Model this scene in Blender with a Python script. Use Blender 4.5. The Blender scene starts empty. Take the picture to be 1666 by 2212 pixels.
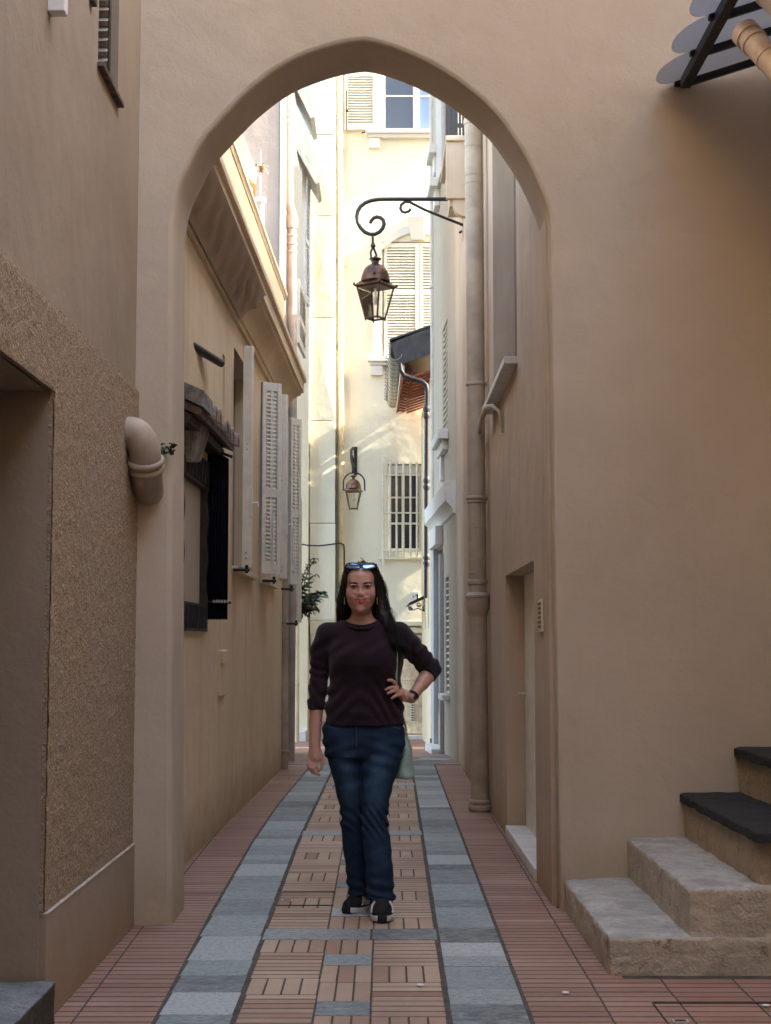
import bpy, bmesh, math, random
import numpy as np
from mathutils import Vector, Matrix, noise

random.seed(7)
R = math.radians
scene = bpy.context.scene
COL = scene.collection

# ------------------------------------------------------------------ camera
CAM_H = 1.285
FOC = 3200.0                      # focal length in pixels of a 1666 px wide picture
PITCH = math.atan(284 / FOC)
CP, SP = math.cos(PITCH), math.sin(PITCH)
cam_d = bpy.data.cameras.new('camera')
cam = bpy.data.objects.new('camera', cam_d)
COL.objects.link(cam)
cam.location = (0, 0, CAM_H)
cam.rotation_euler = (math.pi / 2 + PITCH, 0, 0)
cam_d.sensor_fit = 'HORIZONTAL'
cam_d.sensor_width = 36.0
cam_d.lens = 36.0 * FOC / 1666.0
cam_d.clip_start = 0.05
cam_d.clip_end = 500
scene.camera = cam

# ------------------------------------------------------------------ light
TO_SUN = Vector((0.84, -0.05, 0.54)).normalized()
SUN_EL = math.asin(TO_SUN.z)
world = bpy.data.worlds.new('World')
scene.world = world
world.use_nodes = True
wn, wl = world.node_tree.nodes, world.node_tree.links
wn.clear()
sky = wn.new('ShaderNodeTexSky')
sky.sky_type = 'NISHITA'
sky.sun_disc = False
sky.sun_elevation = SUN_EL
sky.sun_rotation = math.atan2(TO_SUN.x, TO_SUN.y)
sky.altitude = 50
sky.air_density = 1.0
sky.dust_density = 2.5
sky.ozone_density = 0.2
bg = wn.new('ShaderNodeBackground')
bg.inputs['Strength'].default_value = 0.15
wo = wn.new('ShaderNodeOutputWorld')
wl.new(sky.outputs[0], bg.inputs[0])
wl.new(bg.outputs[0], wo.inputs[0])
sun_d = bpy.data.lights.new('sun', 'SUN')
sun_d.energy = 2.0
sun_d.angle = R(0.6)
sun_d.color = (1.0, 0.94, 0.84)
sun = bpy.data.objects.new('sun', sun_d)
COL.objects.link(sun)
sun.rotation_euler = TO_SUN.to_track_quat('Z', 'Y').to_euler()
sun.location = (6, -4, 30)
scene.view_settings.view_transform = 'Standard'
scene.view_settings.look = 'None'
scene.view_settings.gamma = 1.0
scene.view_settings.exposure = 3.32
scene.view_settings.use_curve_mapping = False
scene.view_settings.use_white_balance = True        # the camera is balanced for open shade
scene.view_settings.white_balance_temperature = 7400
scene.cycles.max_bounces = 10
scene.cycles.diffuse_bounces = 6
scene.cycles.caustics_reflective = False
scene.cycles.caustics_refractive = False

# ------------------------------------------------------------------ picture to place
def ray(u, v):
    a = (u - 833) / FOC
    b = (1106 - v) / FOC
    return a, CP - b * SP, SP + b * CP

def PY(u, v, Y):
    a, dy, dz = ray(u, v); t = Y / dy
    return Vector((a * t, Y, CAM_H + dz * t))

def PX(u, v, X):
    a, dy, dz = ray(u, v); t = X / a
    return Vector((X, dy * t, CAM_H + dz * t))

def PZ(u, v, Z=0.0):
    a, dy, dz = ray(u, v); t = (Z - CAM_H) / dz
    return Vector((a * t, dy * t, Z))

class Plane:
    """vertical wall plane: origin o (x,y), direction d, outward normal n"""
    def __init__(s, p, q, flip=False):
        s.o = Vector((p[0], p[1])); e = Vector((q[0] - p[0], q[1] - p[1]))
        s.len = e.length; s.d = e.normalized()
        s.n = Vector((s.d.y, -s.d.x))
        if flip: s.n = -s.n
    def hit(s, u, v):
        a, dy, dz = ray(u, v)
        t = s.o.dot(s.n) / (a * s.n.x + dy * s.n.y)
        p = Vector((a * t, dy * t)) - s.o
        return p.dot(s.d), CAM_H + dz * t
    def at(s, w, z, out=0.0):
        p = s.o + s.d * w + s.n * out
        return Vector((p.x, p.y, z))

# ------------------------------------------------------------------ materials
MATS = {}
def new_mat(name):
    m = bpy.data.materials.new(name); m.use_nodes = True
    nt = m.node_tree; nt.nodes.clear()
    out = nt.nodes.new('ShaderNodeOutputMaterial')
    b = nt.nodes.new('ShaderNodeBsdfPrincipled')
    nt.links.new(b.outputs[0], out.inputs[0])
    MATS[name] = m
    return m, nt, b, out

def node(nt, kind, **kw):
    n = nt.nodes.new(kind)
    for k, v in kw.items():
        if k.startswith('i_'):
            key = k[2:]
            key = int(key) if key.isdigit() else key.replace('_', ' ')
            n.inputs[key].default_value = v
        else:
            setattr(n, k, v)
    return n

def ramp(nt, src, stops):
    r = nt.nodes.new('ShaderNodeValToRGB')
    el = r.color_ramp.elements
    while len(el) < len(stops): el.new(0.5)
    for e, (p, c) in zip(el, stops):
        e.position = p
        e.color = (c, c, c, 1) if isinstance(c, (int, float)) else (*c, 1)
    nt.links.new(src, r.inputs[0])
    return r.outputs[0]

def mixc(nt, fac, a, b, mode='MIX'):
    m = nt.nodes.new('ShaderNodeMix'); m.data_type = 'RGBA'; m.blend_type = mode
    for sock, val in ((m.inputs['Factor'], fac), (m.inputs['A'], a), (m.inputs['B'], b)):
        if hasattr(val, 'is_output') or isinstance(val, bpy.types.NodeSocket): nt.links.new(val, sock)
        elif isinstance(val, (int, float)): sock.default_value = val
        else: sock.default_value = (*val, 1) if len(val) == 3 else val
    return m.outputs['Result']

def coords(nt, scale=(1, 1, 1), rnd=False, kind='Object'):
    tc = nt.nodes.new('ShaderNodeTexCoord')
    mp = nt.nodes.new('ShaderNodeMapping')
    mp.inputs['Scale'].default_value = scale
    nt.links.new(tc.outputs[kind], mp.inputs[0])
    if rnd:
        oi = nt.nodes.new('ShaderNodeObjectInfo')
        mul = node(nt, 'ShaderNodeMath', operation='MULTIPLY', i_1=37.0)
        nt.links.new(oi.outputs['Random'], mul.inputs[0])
        nt.links.new(mul.outputs[0], mp.inputs['Location'])
    return mp.outputs[0]

def noise_t(nt, vec, scale, detail=4, rough=0.55, dist=0.0):
    n = node(nt, 'ShaderNodeTexNoise', i_Scale=scale, i_Detail=detail, i_Roughness=rough, i_Distortion=dist)
    nt.links.new(vec, n.inputs['Vector'])
    return n.outputs[0]

def bump(nt, b, h, strength, distance, prev=None):
    n = node(nt, 'ShaderNodeBump', i_Strength=strength, i_Distance=distance)
    nt.links.new(h, n.inputs['Height'])
    if prev is not None: nt.links.new(prev, n.inputs['Normal'])
    nt.links.new(n.outputs[0], b.inputs['Normal'])
    return n.outputs[0]

def plaster(name, col, dark=None, streak=0.25, patch=0.35, rough=0.85, grain=60, gd=0.004, wave=0.013, base_dirt=None):
    """hand-trowelled painted render: blotches, faint runs, sand grain and slow undulation"""
    m, nt, b, out = new_mat(name)
    c = coords(nt)
    dk = dark or tuple(x * 0.72 for x in col)
    n1 = ramp(nt, noise_t(nt, c, 0.9, 5, 0.6, 0.4), [(0.38, 0.0), (0.68, 1.0)])
    n2 = ramp(nt, noise_t(nt, c, 6.0, 4, 0.6), [(0.35, 0.0), (0.75, 1.0)])
    cs = coords(nt, (5, 5, 0.35))
    n3 = ramp(nt, noise_t(nt, cs, 1.6, 5, 0.65, 0.3), [(0.5, 0.0), (0.75, 1.0)])
    m1 = node(nt, 'ShaderNodeMath', operation='MULTIPLY', i_1=patch); nt.links.new(n1, m1.inputs[0])
    m3 = node(nt, 'ShaderNodeMath', operation='MULTIPLY', i_1=streak); nt.links.new(n3, m3.inputs[0])
    m2 = node(nt, 'ShaderNodeMath', operation='MULTIPLY', i_1=0.14); nt.links.new(n2, m2.inputs[0])
    lt = tuple(min(1, x * 1.07) for x in col)
    c1 = mixc(nt, m1.outputs[0], lt, dk)
    c2 = mixc(nt, m3.outputs[0], c1, dk)
    c3 = mixc(nt, m2.outputs[0], c2, tuple(x * 0.8 for x in col))
    if base_dirt:
        g = nt.nodes.new('ShaderNodeNewGeometry')
        sx = nt.nodes.new('ShaderNodeSeparateXYZ'); nt.links.new(g.outputs['Position'], sx.inputs[0])
        ad = node(nt, 'ShaderNodeMath', operation='MULTIPLY_ADD', i_1=0.5); nt.links.new(noise_t(nt, c, 4, 5, 0.7), ad.inputs[0]); nt.links.new(sx.outputs['Z'], ad.inputs[2])
        f = ramp(nt, ad.outputs[0], [(0.22, 0.75), (0.62, 0.0)])
        c3 = mixc(nt, f, c3, base_dirt)
    nt.links.new(c3, b.inputs['Base Color'])
    b.inputs['Roughness'].default_value = rough
    b.inputs['Specular IOR Level'].default_value = 0.25
    # hairline cracks and rubbed scuffs
    vo = node(nt, 'ShaderNodeTexVoronoi', feature='DISTANCE_TO_EDGE', i_Scale=0.55)
    wv = node(nt, 'ShaderNodeVectorMath', operation='MULTIPLY_ADD'); wv.inputs[1].default_value = (.5, .5, .5)
    nz = node(nt, 'ShaderNodeTexNoise', i_Scale=3.0, i_Detail=6.0, i_Roughness=0.7); nt.links.new(c, nz.inputs['Vector'])
    nt.links.new(nz.outputs['Color'], wv.inputs[0]); nt.links.new(c, wv.inputs[2]); nt.links.new(wv.outputs[0], vo.inputs['Vector'])
    cr = ramp(nt, vo.outputs['Distance'], [(0.0, 0.10), (0.004, 0.0)])
    c3 = mixc(nt, cr, c3, tuple(x * 0.5 for x in dk))
    c3 = mixc(nt, ramp(nt, noise_t(nt, c, 2.6, 7, 0.8, 1.0), [(0.62, 0.0), (0.74, 0.16)]), c3, tuple(min(1, x * 1.22) for x in col))
    nt.links.new(c3, b.inputs['Base Color'])
    g1 = bump(nt, b, noise_t(nt, c, grain, 6, 0.7), 0.5, gd)
    g2 = bump(nt, b, noise_t(nt, c, 7, 3, 0.5), 0.5, wave, g1)
    bump(nt, b, noise_t(nt, c, 1.7, 2, 0.5), 0.6, wave * 2.5, g2)
    return m

def simple(name, col, rough=0.5, var=0.12, scale=8.0, metallic=0.0, bd=0.0, bs=60, spec=0.4, rnd=False, coat=0.0, dark=None):
    m, nt, b, out = new_mat(name)
    c = coords(nt, rnd=rnd)
    f = ramp(nt, noise_t(nt, c, scale, 5, 0.62), [(0.3, 0.0), (0.72, 1.0)])
    dk = dark or tuple(x * (1 - 2.2 * var) for x in col)
    nt.links.new(mixc(nt, f, tuple(max(0, x) for x in dk), tuple(min(1, x * (1 + var)) for x in col)), b.inputs['Base Color'])
    rr = node(nt, 'ShaderNodeMapRange'); rr.inputs[3].default_value = max(0.05, rough - 0.1); rr.inputs[4].default_value = min(1, rough + 0.12)
    nt.links.new(noise_t(nt, c, scale * 2.3, 3), rr.inputs[0]); nt.links.new(rr.outputs[0], b.inputs['Roughness'])
    b.inputs['Metallic'].default_value = metallic
    b.inputs['Specular IOR Level'].default_value = spec
    b.inputs['Coat Weight'].default_value = coat
    if bd: bump(nt, b, noise_t(nt, c, bs, 5, 0.65), 0.6, bd)
    return m

def glass_mat(name, col, rough=0.05, trans=0.0, metallic=0.0):
    m, nt, b, out = new_mat(name)
    b.inputs['Base Color'].default_value = (*col, 1)
    b.inputs['Roughness'].default_value = rough
    b.inputs['Transmission Weight'].default_value = trans
    b.inputs['Metallic'].default_value = metallic
    b.inputs['Specular IOR Level'].default_value = 0.7
    return m

plaster('render_arch', (0.515, 0.435, 0.345), (0.425, 0.35, 0.27), base_dirt=(0.38, 0.30, 0.20), streak=0.16, patch=0.45)
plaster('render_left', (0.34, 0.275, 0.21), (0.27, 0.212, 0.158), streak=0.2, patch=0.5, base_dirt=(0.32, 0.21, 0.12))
plaster('render_ochre', (0.72, 0.575, 0.395), (0.52, 0.405, 0.26), streak=0.55, patch=0.4, base_dirt=(0.34, 0.24, 0.13))
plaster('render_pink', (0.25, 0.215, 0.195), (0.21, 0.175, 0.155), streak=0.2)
plaster('render_tan', (0.52, 0.42, 0.325), (0.37, 0.29, 0.215), streak=0.55, patch=0.5, base_dirt=(0.36, 0.25, 0.14))
plaster('render_far', (0.76, 0.725, 0.605), (0.70, 0.655, 0.525), streak=0.25, patch=0.4, base_dirt=(0.62, 0.52, 0.38))
plaster('render_panel', (0.76, 0.73, 0.61), (0.67, 0.63, 0.50), streak=0.35, patch=0.3)
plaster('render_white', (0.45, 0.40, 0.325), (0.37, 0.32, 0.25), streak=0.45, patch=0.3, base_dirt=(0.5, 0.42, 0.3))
plaster('render_cream', (0.72, 0.62, 0.46), (0.55, 0.46, 0.32), streak=0.4)
plaster('trim_white', (0.68, 0.67, 0.64), (0.66, 0.63, 0.56), streak=0.3, patch=0.2, grain=90, gd=0.001, wave=0.002)
simple('pipe_tan', (0.45, 0.375, 0.29), 0.5, 0.12, 5, bd=0.001, bs=30)
simple('pipe_cream', (0.74, 0.62, 0.43), 0.5, 0.1, 5)
simple('pipe_pink', (0.42, 0.33, 0.27), 0.5, 0.12, 5)
simple('pipe_white', (0.62, 0.57, 0.52), 0.5, 0.1, 5)
simple('pipe_zinc', (0.78, 0.70, 0.62), 0.42, 0.18, 4, bd=0.001, bs=20, dark=(0.42, 0.28, 0.18))
simple('pipe_black', (0.035, 0.033, 0.045), 0.45, 0.2, 9, bd=0.0008, bs=40)
simple('iron_black', (0.012, 0.012, 0.014), 0.42, 0.2, 20, bd=0.0006, bs=80)
simple('copper_old', (0.115, 0.058, 0.040), 0.38, 0.3, 14, metallic=0.75, dark=(0.05, 0.025, 0.02))
simple('copper_bright', (0.23, 0.135, 0.088), 0.4, 0.3, 14, metallic=0.6, dark=(0.1, 0.05, 0.035))
simple('shutter_grey', (0.82, 0.76, 0.64), 0.5, 0.08, 10, bd=0.0005)
simple('shutter_cream', (0.78, 0.755, 0.66), 0.55, 0.06, 10)
simple('paint_white', (0.80, 0.80, 0.78), 0.45, 0.05, 10)
simple('paint_blue_white', (0.46, 0.48, 0.50), 0.45, 0.06, 10)
simple('paint_worn', (0.72, 0.66, 0.54), 0.65, 0.1, 10, bd=0.002, bs=25, dark=(0.42, 0.33, 0.22))
simple('marble_white', (0.72, 0.73, 0.72), 0.4, 0.1, 9)
simple('wood_dark', (0.05, 0.031, 0.024), 0.6, 0.3, 22, bd=0.002, bs=50)
simple('terracotta', (0.42, 0.12, 0.06), 0.75, 0.25, 12, bd=0.001, rnd=True)
simple('tile_weathered', (0.36, 0.28, 0.23), 0.85, 0.3, 18, bd=0.004, bs=40)
simple('ledge_pale', (0.50, 0.45, 0.38), 0.8, 0.15, 12)
simple('terracotta_old', (0.16, 0.105, 0.085), 0.8, 0.35, 16, bd=0.004, bs=40)
simple('stone_grey', (0.30, 0.29, 0.27), 0.85, 0.3, 10, bd=0.008, bs=30)
simple('slate_fascia', (0.07, 0.07, 0.085), 0.5, 0.2, 9, bd=0.002, bs=14)
simple('zinc', (0.52, 0.49, 0.41), 0.4, 0.12, 6, metallic=0.15)
simple('ochre_wood', (0.52, 0.33, 0.17), 0.6, 0.15, 8)
simple('orange_cloth', (0.48, 0.22, 0.06), 0.9, 0.15, 6)
simple('rusty_white', (0.78, 0.77, 0.72), 0.5, 0.05, 30, dark=(0.68, 0.62, 0.52))
glass_mat('window_dark', (0.03, 0.035, 0.045), 0.04)
glass_mat('window_sky', (0.30, 0.45, 0.72), 0.06, metallic=0.35)
glass_mat('pane_pale', (0.52, 0.45, 0.36), 0.4)
simple('curtain_navy', (0.016, 0.018, 0.03), 0.8, 0.15, 10, spec=0.1)
simple('leaf', (0.055, 0.10, 0.028), 0.5, 0.35, 40, rnd=True)
simple('leaf_far', (0.045, 0.085, 0.03), 0.5, 0.3, 30)
simple('conduit_grey', (0.14, 0.135, 0.11), 0.5, 0.15, 9)
simple('twig', (0.16, 0.11, 0.07), 0.8, 0.2, 30)

def frosted():
    m, nt, b, out = new_mat('canopy_glass')
    c = coords(nt, (1, 1, 1))
    b.inputs['Base Color'].default_value = (0.55, 0.57, 0.60, 1)
    b.inputs['Roughness'].default_value = 0.35
    b.inputs['Transmission Weight'].default_value = 0.0
    tl = nt.nodes.new('ShaderNodeBsdfTranslucent'); tl.inputs[0].default_value = (0.62, 0.64, 0.68, 1)
    mx = nt.nodes.new('ShaderNodeMixShader'); mx.inputs[0].default_value = 0.5
    nt.links.new(b.outputs[0], mx.inputs[1]); nt.links.new(tl.outputs[0], mx.inputs[2])
    nt.links.new(mx.outputs[0], out.inputs[0])
    w = node(nt, 'ShaderNodeTexWave', i_Scale=9.0); w.bands_direction = 'X'
    cy = coords(nt, (0, 1, 0)); 
    w.bands_direction = 'Y'
    nt.links.new(c, w.inputs[0])
    bump(nt, b, w.outputs[1], 0.5, 0.004)
frosted()

def lamp_glass():
    m, nt, b, out = new_mat('lamp_glass')
    tr = nt.nodes.new('ShaderNodeBsdfTransparent'); tr.inputs[0].default_value = (0.93, 0.93, 0.88, 1)
    gl = nt.nodes.new('ShaderNodeBsdfGlossy'); gl.inputs['Roughness'].default_value = 0.08
    fr = node(nt, 'ShaderNodeFresnel', i_IOR=1.45)
    mx = nt.nodes.new('ShaderNodeMixShader')
    nt.links.new(fr.outputs[0], mx.inputs[0]); nt.links.new(tr.outputs[0], mx.inputs[1]); nt.links.new(gl.outputs[0], mx.inputs[2])
    nt.links.new(mx.outputs[0], out.inputs[0])
lamp_glass()

def roughcast():
    m, nt, b, out = new_mat('roughcast')
    c = coords(nt)
    n1 = noise_t(nt, c, 75, 4, 0.6, 0.6)
    n0 = ramp(nt, noise_t(nt, c, 2.2, 4, 0.6), [(0.35, 0.0), (0.7, 1.0)])
    colr = nt.nodes.new('ShaderNodeValToRGB'); nt.links.new(n1, colr.inputs[0])
    e = colr.color_ramp.elements; e[0].position = 0.36; e[0].color = (0.27, 0.19, 0.12, 1); e[1].position = 0.68; e[1].color = (0.52, 0.415, 0.30, 1)
    f = node(nt, 'ShaderNodeMath', operation='MULTIPLY', i_1=0.45); nt.links.new(n0, f.inputs[0])
    nt.links.new(mixc(nt, f.outputs[0], colr.outputs[0], (0.36, 0.29, 0.24)), b.inputs['Base Color'])
    b.inputs['Roughness'].default_value = 0.95
    b.inputs['Specular IOR Level'].default_value = 0.1
    bump(nt, b, n1, 0.9, 0.012)
roughcast()

def brick_mat(name, stops, rough, grain=1.0):
    m, nt, b, out = new_mat(name)
    oi = nt.nodes.new('ShaderNodeObjectInfo')
    at = nt.nodes.new('ShaderNodeAttribute'); at.attribute_name = 'rnd'
    add = node(nt, 'ShaderNodeMath', operation='ADD'); nt.links.new(oi.outputs['Random'], add.inputs[0]); nt.links.new(at.outputs['Fac'], add.inputs[1])
    fr = node(nt, 'ShaderNodeMath', operation='FRACT'); nt.links.new(add.outputs[0], fr.inputs[0])
    base = nt.nodes.new('ShaderNodeValToRGB'); nt.links.new(fr.outputs[0], base.inputs[0])
    el = base.color_ramp.elements
    while len(el) < len(stops): el.new(0.5)
    for e, (p, c) in zip(el, stops): e.position = p; e.color = (*c, 1)
    g = nt.nodes.new('ShaderNodeNewGeometry')
    n0 = noise_t(nt, g.outputs['Position'], 2.0, 4, 0.6, 0.3)
    n1 = noise_t(nt, g.outputs['Position'], 26, 5, 0.7)
    c1 = mixc(nt, ramp(nt, n0, [(0.35, 0.0), (0.75, 0.45)]), base.outputs[0], tuple(x * 0.62 for x in stops[0][1]))
    c1 = mixc(nt, ramp(nt, noise_t(nt, g.outputs['Position'], 0.9, 4, 0.6, 0.5), [(0.46, 0.0), (0.66, 0.6)]), c1, (0.25, 0.115, 0.085))
    c2 = mixc(nt, ramp(nt, n1, [(0.52, 0.0), (0.80, 0.55 * grain)]), c1, (0.50, 0.42, 0.34))
    c2 = mixc(nt, ramp(nt, noise_t(nt, g.outputs['Position'], 55, 4, 0.7), [(0.58, 0.0), (0.75, 0.5)]), c2, (0.09, 0.06, 0.05))
    nt.links.new(c2, b.inputs['Base Color'])
    rr = node(nt, 'ShaderNodeMapRange'); rr.inputs[3].default_value = rough - 0.12; rr.inputs[4].default_value = rough + 0.2
    nt.links.new(n1, rr.inputs[0]); nt.links.new(rr.outputs[0], b.inputs['Roughness'])
    b.inputs['Specular IOR Level'].default_value = 0.45
    bump(nt, b, n1, 0.5, 0.0035)
brick_mat('brick_worn', [(0.0, (0.42, 0.28, 0.20)), (0.3, (0.53, 0.39, 0.29)), (0.6, (0.46, 0.32, 0.23)), (0.85, (0.30, 0.15, 0.105)), (1.0, (0.56, 0.42, 0.31))], 0.5)
brick_mat('brick_red', [(0.0, (0.33, 0.175, 0.13)), (0.35, (0.40, 0.24, 0.185)), (0.7, (0.27, 0.13, 0.10)), (1.0, (0.44, 0.285, 0.225))], 0.52, 0.7)

def slate_mat():
    m, nt, b, out = new_mat('slate_slab')
    oi = nt.nodes.new('ShaderNodeObjectInfo')
    base = nt.nodes.new('ShaderNodeValToRGB'); nt.links.new(oi.outputs['Random'], base.inputs[0])
    el = base.color_ramp.elements
    for i, (p, c) in enumerate([(0.0, (0.055, 0.07, 0.078)), (0.3, (0.15, 0.185, 0.198)), (0.7, (0.28, 0.335, 0.345)), (1.0, (0.54, 0.60, 0.60))]):
        if i < 2: el[i].position, el[i].color = p, (*c, 1)
        else: e = el.new(p); e.color = (*c, 1)
    el[0].position = 0.0
    c = coords(nt, (1, 2.2, 1), rnd=True)
    n1 = noise_t(nt, c, 7, 7, 0.75, 1.6)
    n2 = noise_t(nt, c, 45, 6, 0.8)
    c1 = mixc(nt, ramp(nt, n1, [(0.38, 0.0), (0.66, 0.65)]), base.outputs[0], (0.46, 0.52, 0.52))
    c2 = mixc(nt, ramp(nt, n2, [(0.45, 0.0), (0.68, 0.75)]), c1, (0.065, 0.078, 0.08))
    nt.links.new(c2, b.inputs['Base Color'])
    b.inputs['Roughness'].default_value = 0.62
    g1 = bump(nt, b, n2, 0.6, 0.004)
    bump(nt, b, n1, 0.6, 0.010, g1)
slate_mat()
simple('mortar', (0.105, 0.09, 0.075), 0.9, 0.25, 14, bd=0.004, bs=60)
simple('asphalt', (0.06, 0.058, 0.055), 0.9, 0.2, 4, bd=0.006, bs=30)

def step_stone(name, top, side, spots):
    m, nt, b, out = new_mat(name)
    c = coords(nt)
    g = nt.nodes.new('ShaderNodeNewGeometry')
    sx = nt.nodes.new('ShaderNodeSeparateXYZ'); nt.links.new(g.outputs['True Normal'], sx.inputs[0])
    up = ramp(nt, sx.outputs['Z'], [(0.45, 0.0), (0.85, 1.0)])
    n1 = noise_t(nt, c, 5, 6, 0.7, 0.5); n2 = noise_t(nt, c, 34, 6, 0.75)
    tcol = mixc(nt, ramp(nt, n1, [(0.38, 0.0), (0.62, 1.0)]), tuple(x * 0.65 for x in top), top)
    tcol = mixc(nt, ramp(nt, n2, [(0.5, 0.0), (0.7, 0.7)]), tcol, tuple(x * 0.42 for x in top))
    scol = mixc(nt, ramp(nt, n1, [(0.36, 0.0), (0.64, 1.0)]), tuple(x * 0.74 for x in side), side)
    scol = mixc(nt, ramp(nt, n2, [(0.5, 0.0), (0.7, 0.5)]), scol, tuple(x * 0.5 for x in side))
    scol = mixc(nt, ramp(nt, noise_t(nt, c, 11, 6, 0.75), [(0.60, 0.0), (0.68, 0.85)]), scol, spots)
    nt.links.new(mixc(nt, up, scol, tcol), b.inputs['Base Color'])
    b.inputs['Roughness'].default_value = 0.8
    b.inputs['Specular IOR Level'].default_value = 0.3
    g1 = bump(nt, b, n2, 1.0, 0.016)
    bump(nt, b, noise_t(nt, c, 16, 5, 0.7), 1.0, 0.025, g1)
step_stone('step_pale', (0.68, 0.67, 0.64), (0.72, 0.645, 0.52), (0.17, 0.125, 0.09))
step_stone('step_slate', (0.055, 0.058, 0.065), (0.56, 0.46, 0.335), (0.14, 0.10, 0.06))
step_stone('slate_tread', (0.05, 0.053, 0.06), (0.04, 0.042, 0.048), (0.16, 0.14, 0.12))
step_stone('door_step', (0.34, 0.365, 0.38), (0.10, 0.085, 0.065), (0.04, 0.035, 0.03))

# ------------------------------------------------------------------ mesh building
class MB:
    def __init__(s): s.v = []; s.f = []
    def box(s, x0, x1, y0, y1, z0, z1):
        b = len(s.v)
        s.v += [(x, y, z) for z in (z0, z1) for x, y in ((x0, y0), (x1, y0), (x1, y1), (x0, y1))]
        s.f += [tuple(b + i for i in q) for q in ((3, 2, 1, 0), (4, 5, 6, 7), (0, 1, 5, 4), (1, 2, 6, 5), (2, 3, 7, 6), (3, 0, 4, 7))]
        return s
    def obox(s, pl, s0, s1, z0, z1, o0, o1):
        """box on a wall plane: along the wall s0..s1, out of it o0..o1"""
        b = len(s.v)
        for z in (z0, z1):
            for w, o in ((s0, o1), (s1, o1), (s1, o0), (s0, o0)): s.v.append(tuple(pl.at(w, z, o)))
        s.f += [tuple(b + i for i in q) for q in ((3, 2, 1, 0), (4, 5, 6, 7), (0, 1, 5, 4), (1, 2, 6, 5), (2, 3, 7, 6), (3, 0, 4, 7))]
        return s
    def hexa(s, lo, hi):
        b = len(s.v)
        s.v += [tuple(p) for p in lo] + [tuple(p) for p in hi]
        n = len(lo)
        s.f.append(tuple(b + i for i in reversed(range(n)))); s.f.append(tuple(b + n + i for i in range(n)))
        for i in range(n): j = (i + 1) % n; s.f.append((b + i, b + j, b + n + j, b + n + i))
        return s
    def tube(s, pts, r, n=12, caps=True, closed=False):
        pts = [Vector(p) for p in pts]; m = len(pts)
        rs = [r] * m if isinstance(r, (int, float)) else list(r)
        b = len(s.v); up = None
        for i, p in enumerate(pts):
            if closed: t = pts[(i + 1) % m] - pts[i - 1]
            else: t = pts[min(i + 1, m - 1)] - pts[max(i - 1, 0)]
            if t.length < 1e-9: t = Vector((0, 0, 1))
            t.normalize()
            if up is None:
                up = Vector((0, 0, 1)) if abs(t.z) < 0.9 else Vector((0, 1, 0))
            up = (up - t * up.dot(t))
            if up.length < 1e-6: up = t.orthogonal()
            up.normalize(); sd = t.cross(up)
            for k in range(n):
                a = 2 * math.pi * k / n
                s.v.append(tuple(p + (up * math.cos(a) + sd * math.sin(a)) * rs[i]))
        for i in range(m if closed else m - 1):
            j = (i + 1) % m
            for k in range(n):
                l = (k + 1) % n
                s.f.append((b + i * n + k, b + i * n + l, b + j * n + l, b + j * n + k))
        if caps and not closed:
            s.f.append(tuple(b + k for k in reversed(range(n)))); s.f.append(tuple(b + (m - 1) * n + k for k in range(n)))
        return s
    def lathe(s, c, prof, n=20, axis=None):
        c = Vector(c); b = len(s.v)
        ax = Vector(axis).normalized() if axis else Vector((0, 0, 1))
        e1 = ax.orthogonal().normalized() if axis else Vector((1, 0, 0)); e2 = ax.cross(e1)
        for r, z in prof:
            for k in range(n):
                a = 2 * math.pi * k / n
                s.v.append(tuple(c + ax * z + (e1 * math.cos(a) + e2 * math.sin(a)) * r))
        for i in range(len(prof) - 1):
            for k in range(n):
                l = (k + 1) % n
                s.f.append((b + i * n + k, b + i * n + l, b + (i + 1) * n + l, b + (i + 1) * n + k))
        s.f.append(tuple(b + k for k in reversed(range(n)))); s.f.append(tuple(b + (len(prof) - 1) * n + k for k in range(n)))
        return s
    def quad(s, *p):
        b = len(s.v); s.v += [tuple(q) for q in p]; s.f.append(tuple(range(b, b + len(p)))); return s
    def mesh(s, name):
        me = bpy.data.meshes.new(name); me.from_pydata(s.v, [], s.f); me.update(); return me
    def build(s, name, mat, parent=None, smooth=None, bevel=0.0, seg=2):
        return link(name, s.mesh(name), mat, parent, smooth, bevel, seg)

def link(name, me, mat, parent=None, smooth=None, bevel=0.0, seg=2):
    if mat and not me.materials: me.materials.append(MATS[mat])
    o = bpy.data.objects.new(name, me); COL.objects.link(o)
    if parent is not None: adopt(o, parent)
    if smooth is not None:
        me.polygons.foreach_set('use_smooth', [True] * len(me.polygons))
        if smooth < 180: me.set_sharp_from_angle(angle=R(smooth))
    if bevel:
        bv = o.modifiers.new('edge', 'BEVEL'); bv.width = bevel; bv.segments = seg; bv.limit_method = 'ANGLE'; bv.angle_limit = R(40)
    return o

def adopt(o, parent):
    o.parent = parent
    if parent.type == 'EMPTY': o.matrix_parent_inverse = Matrix.Translation(-Vector(parent.location))
    elif parent.parent is None: o.matrix_parent_inverse = Matrix.Translation(-Vector(parent.location))

def thing(name, loc, label, cat, group=None):
    e = bpy.data.objects.new(name, None); COL.objects.link(e); e.location = loc; e.empty_display_size = 0.2
    return tag(e, label, cat, group)

def tag(o, label, cat=None, group=None, kind=None):
    o['label'] = label
    if cat: o['category'] = cat
    if group: o['group'] = group
    if kind: o['kind'] = kind
    return o

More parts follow.
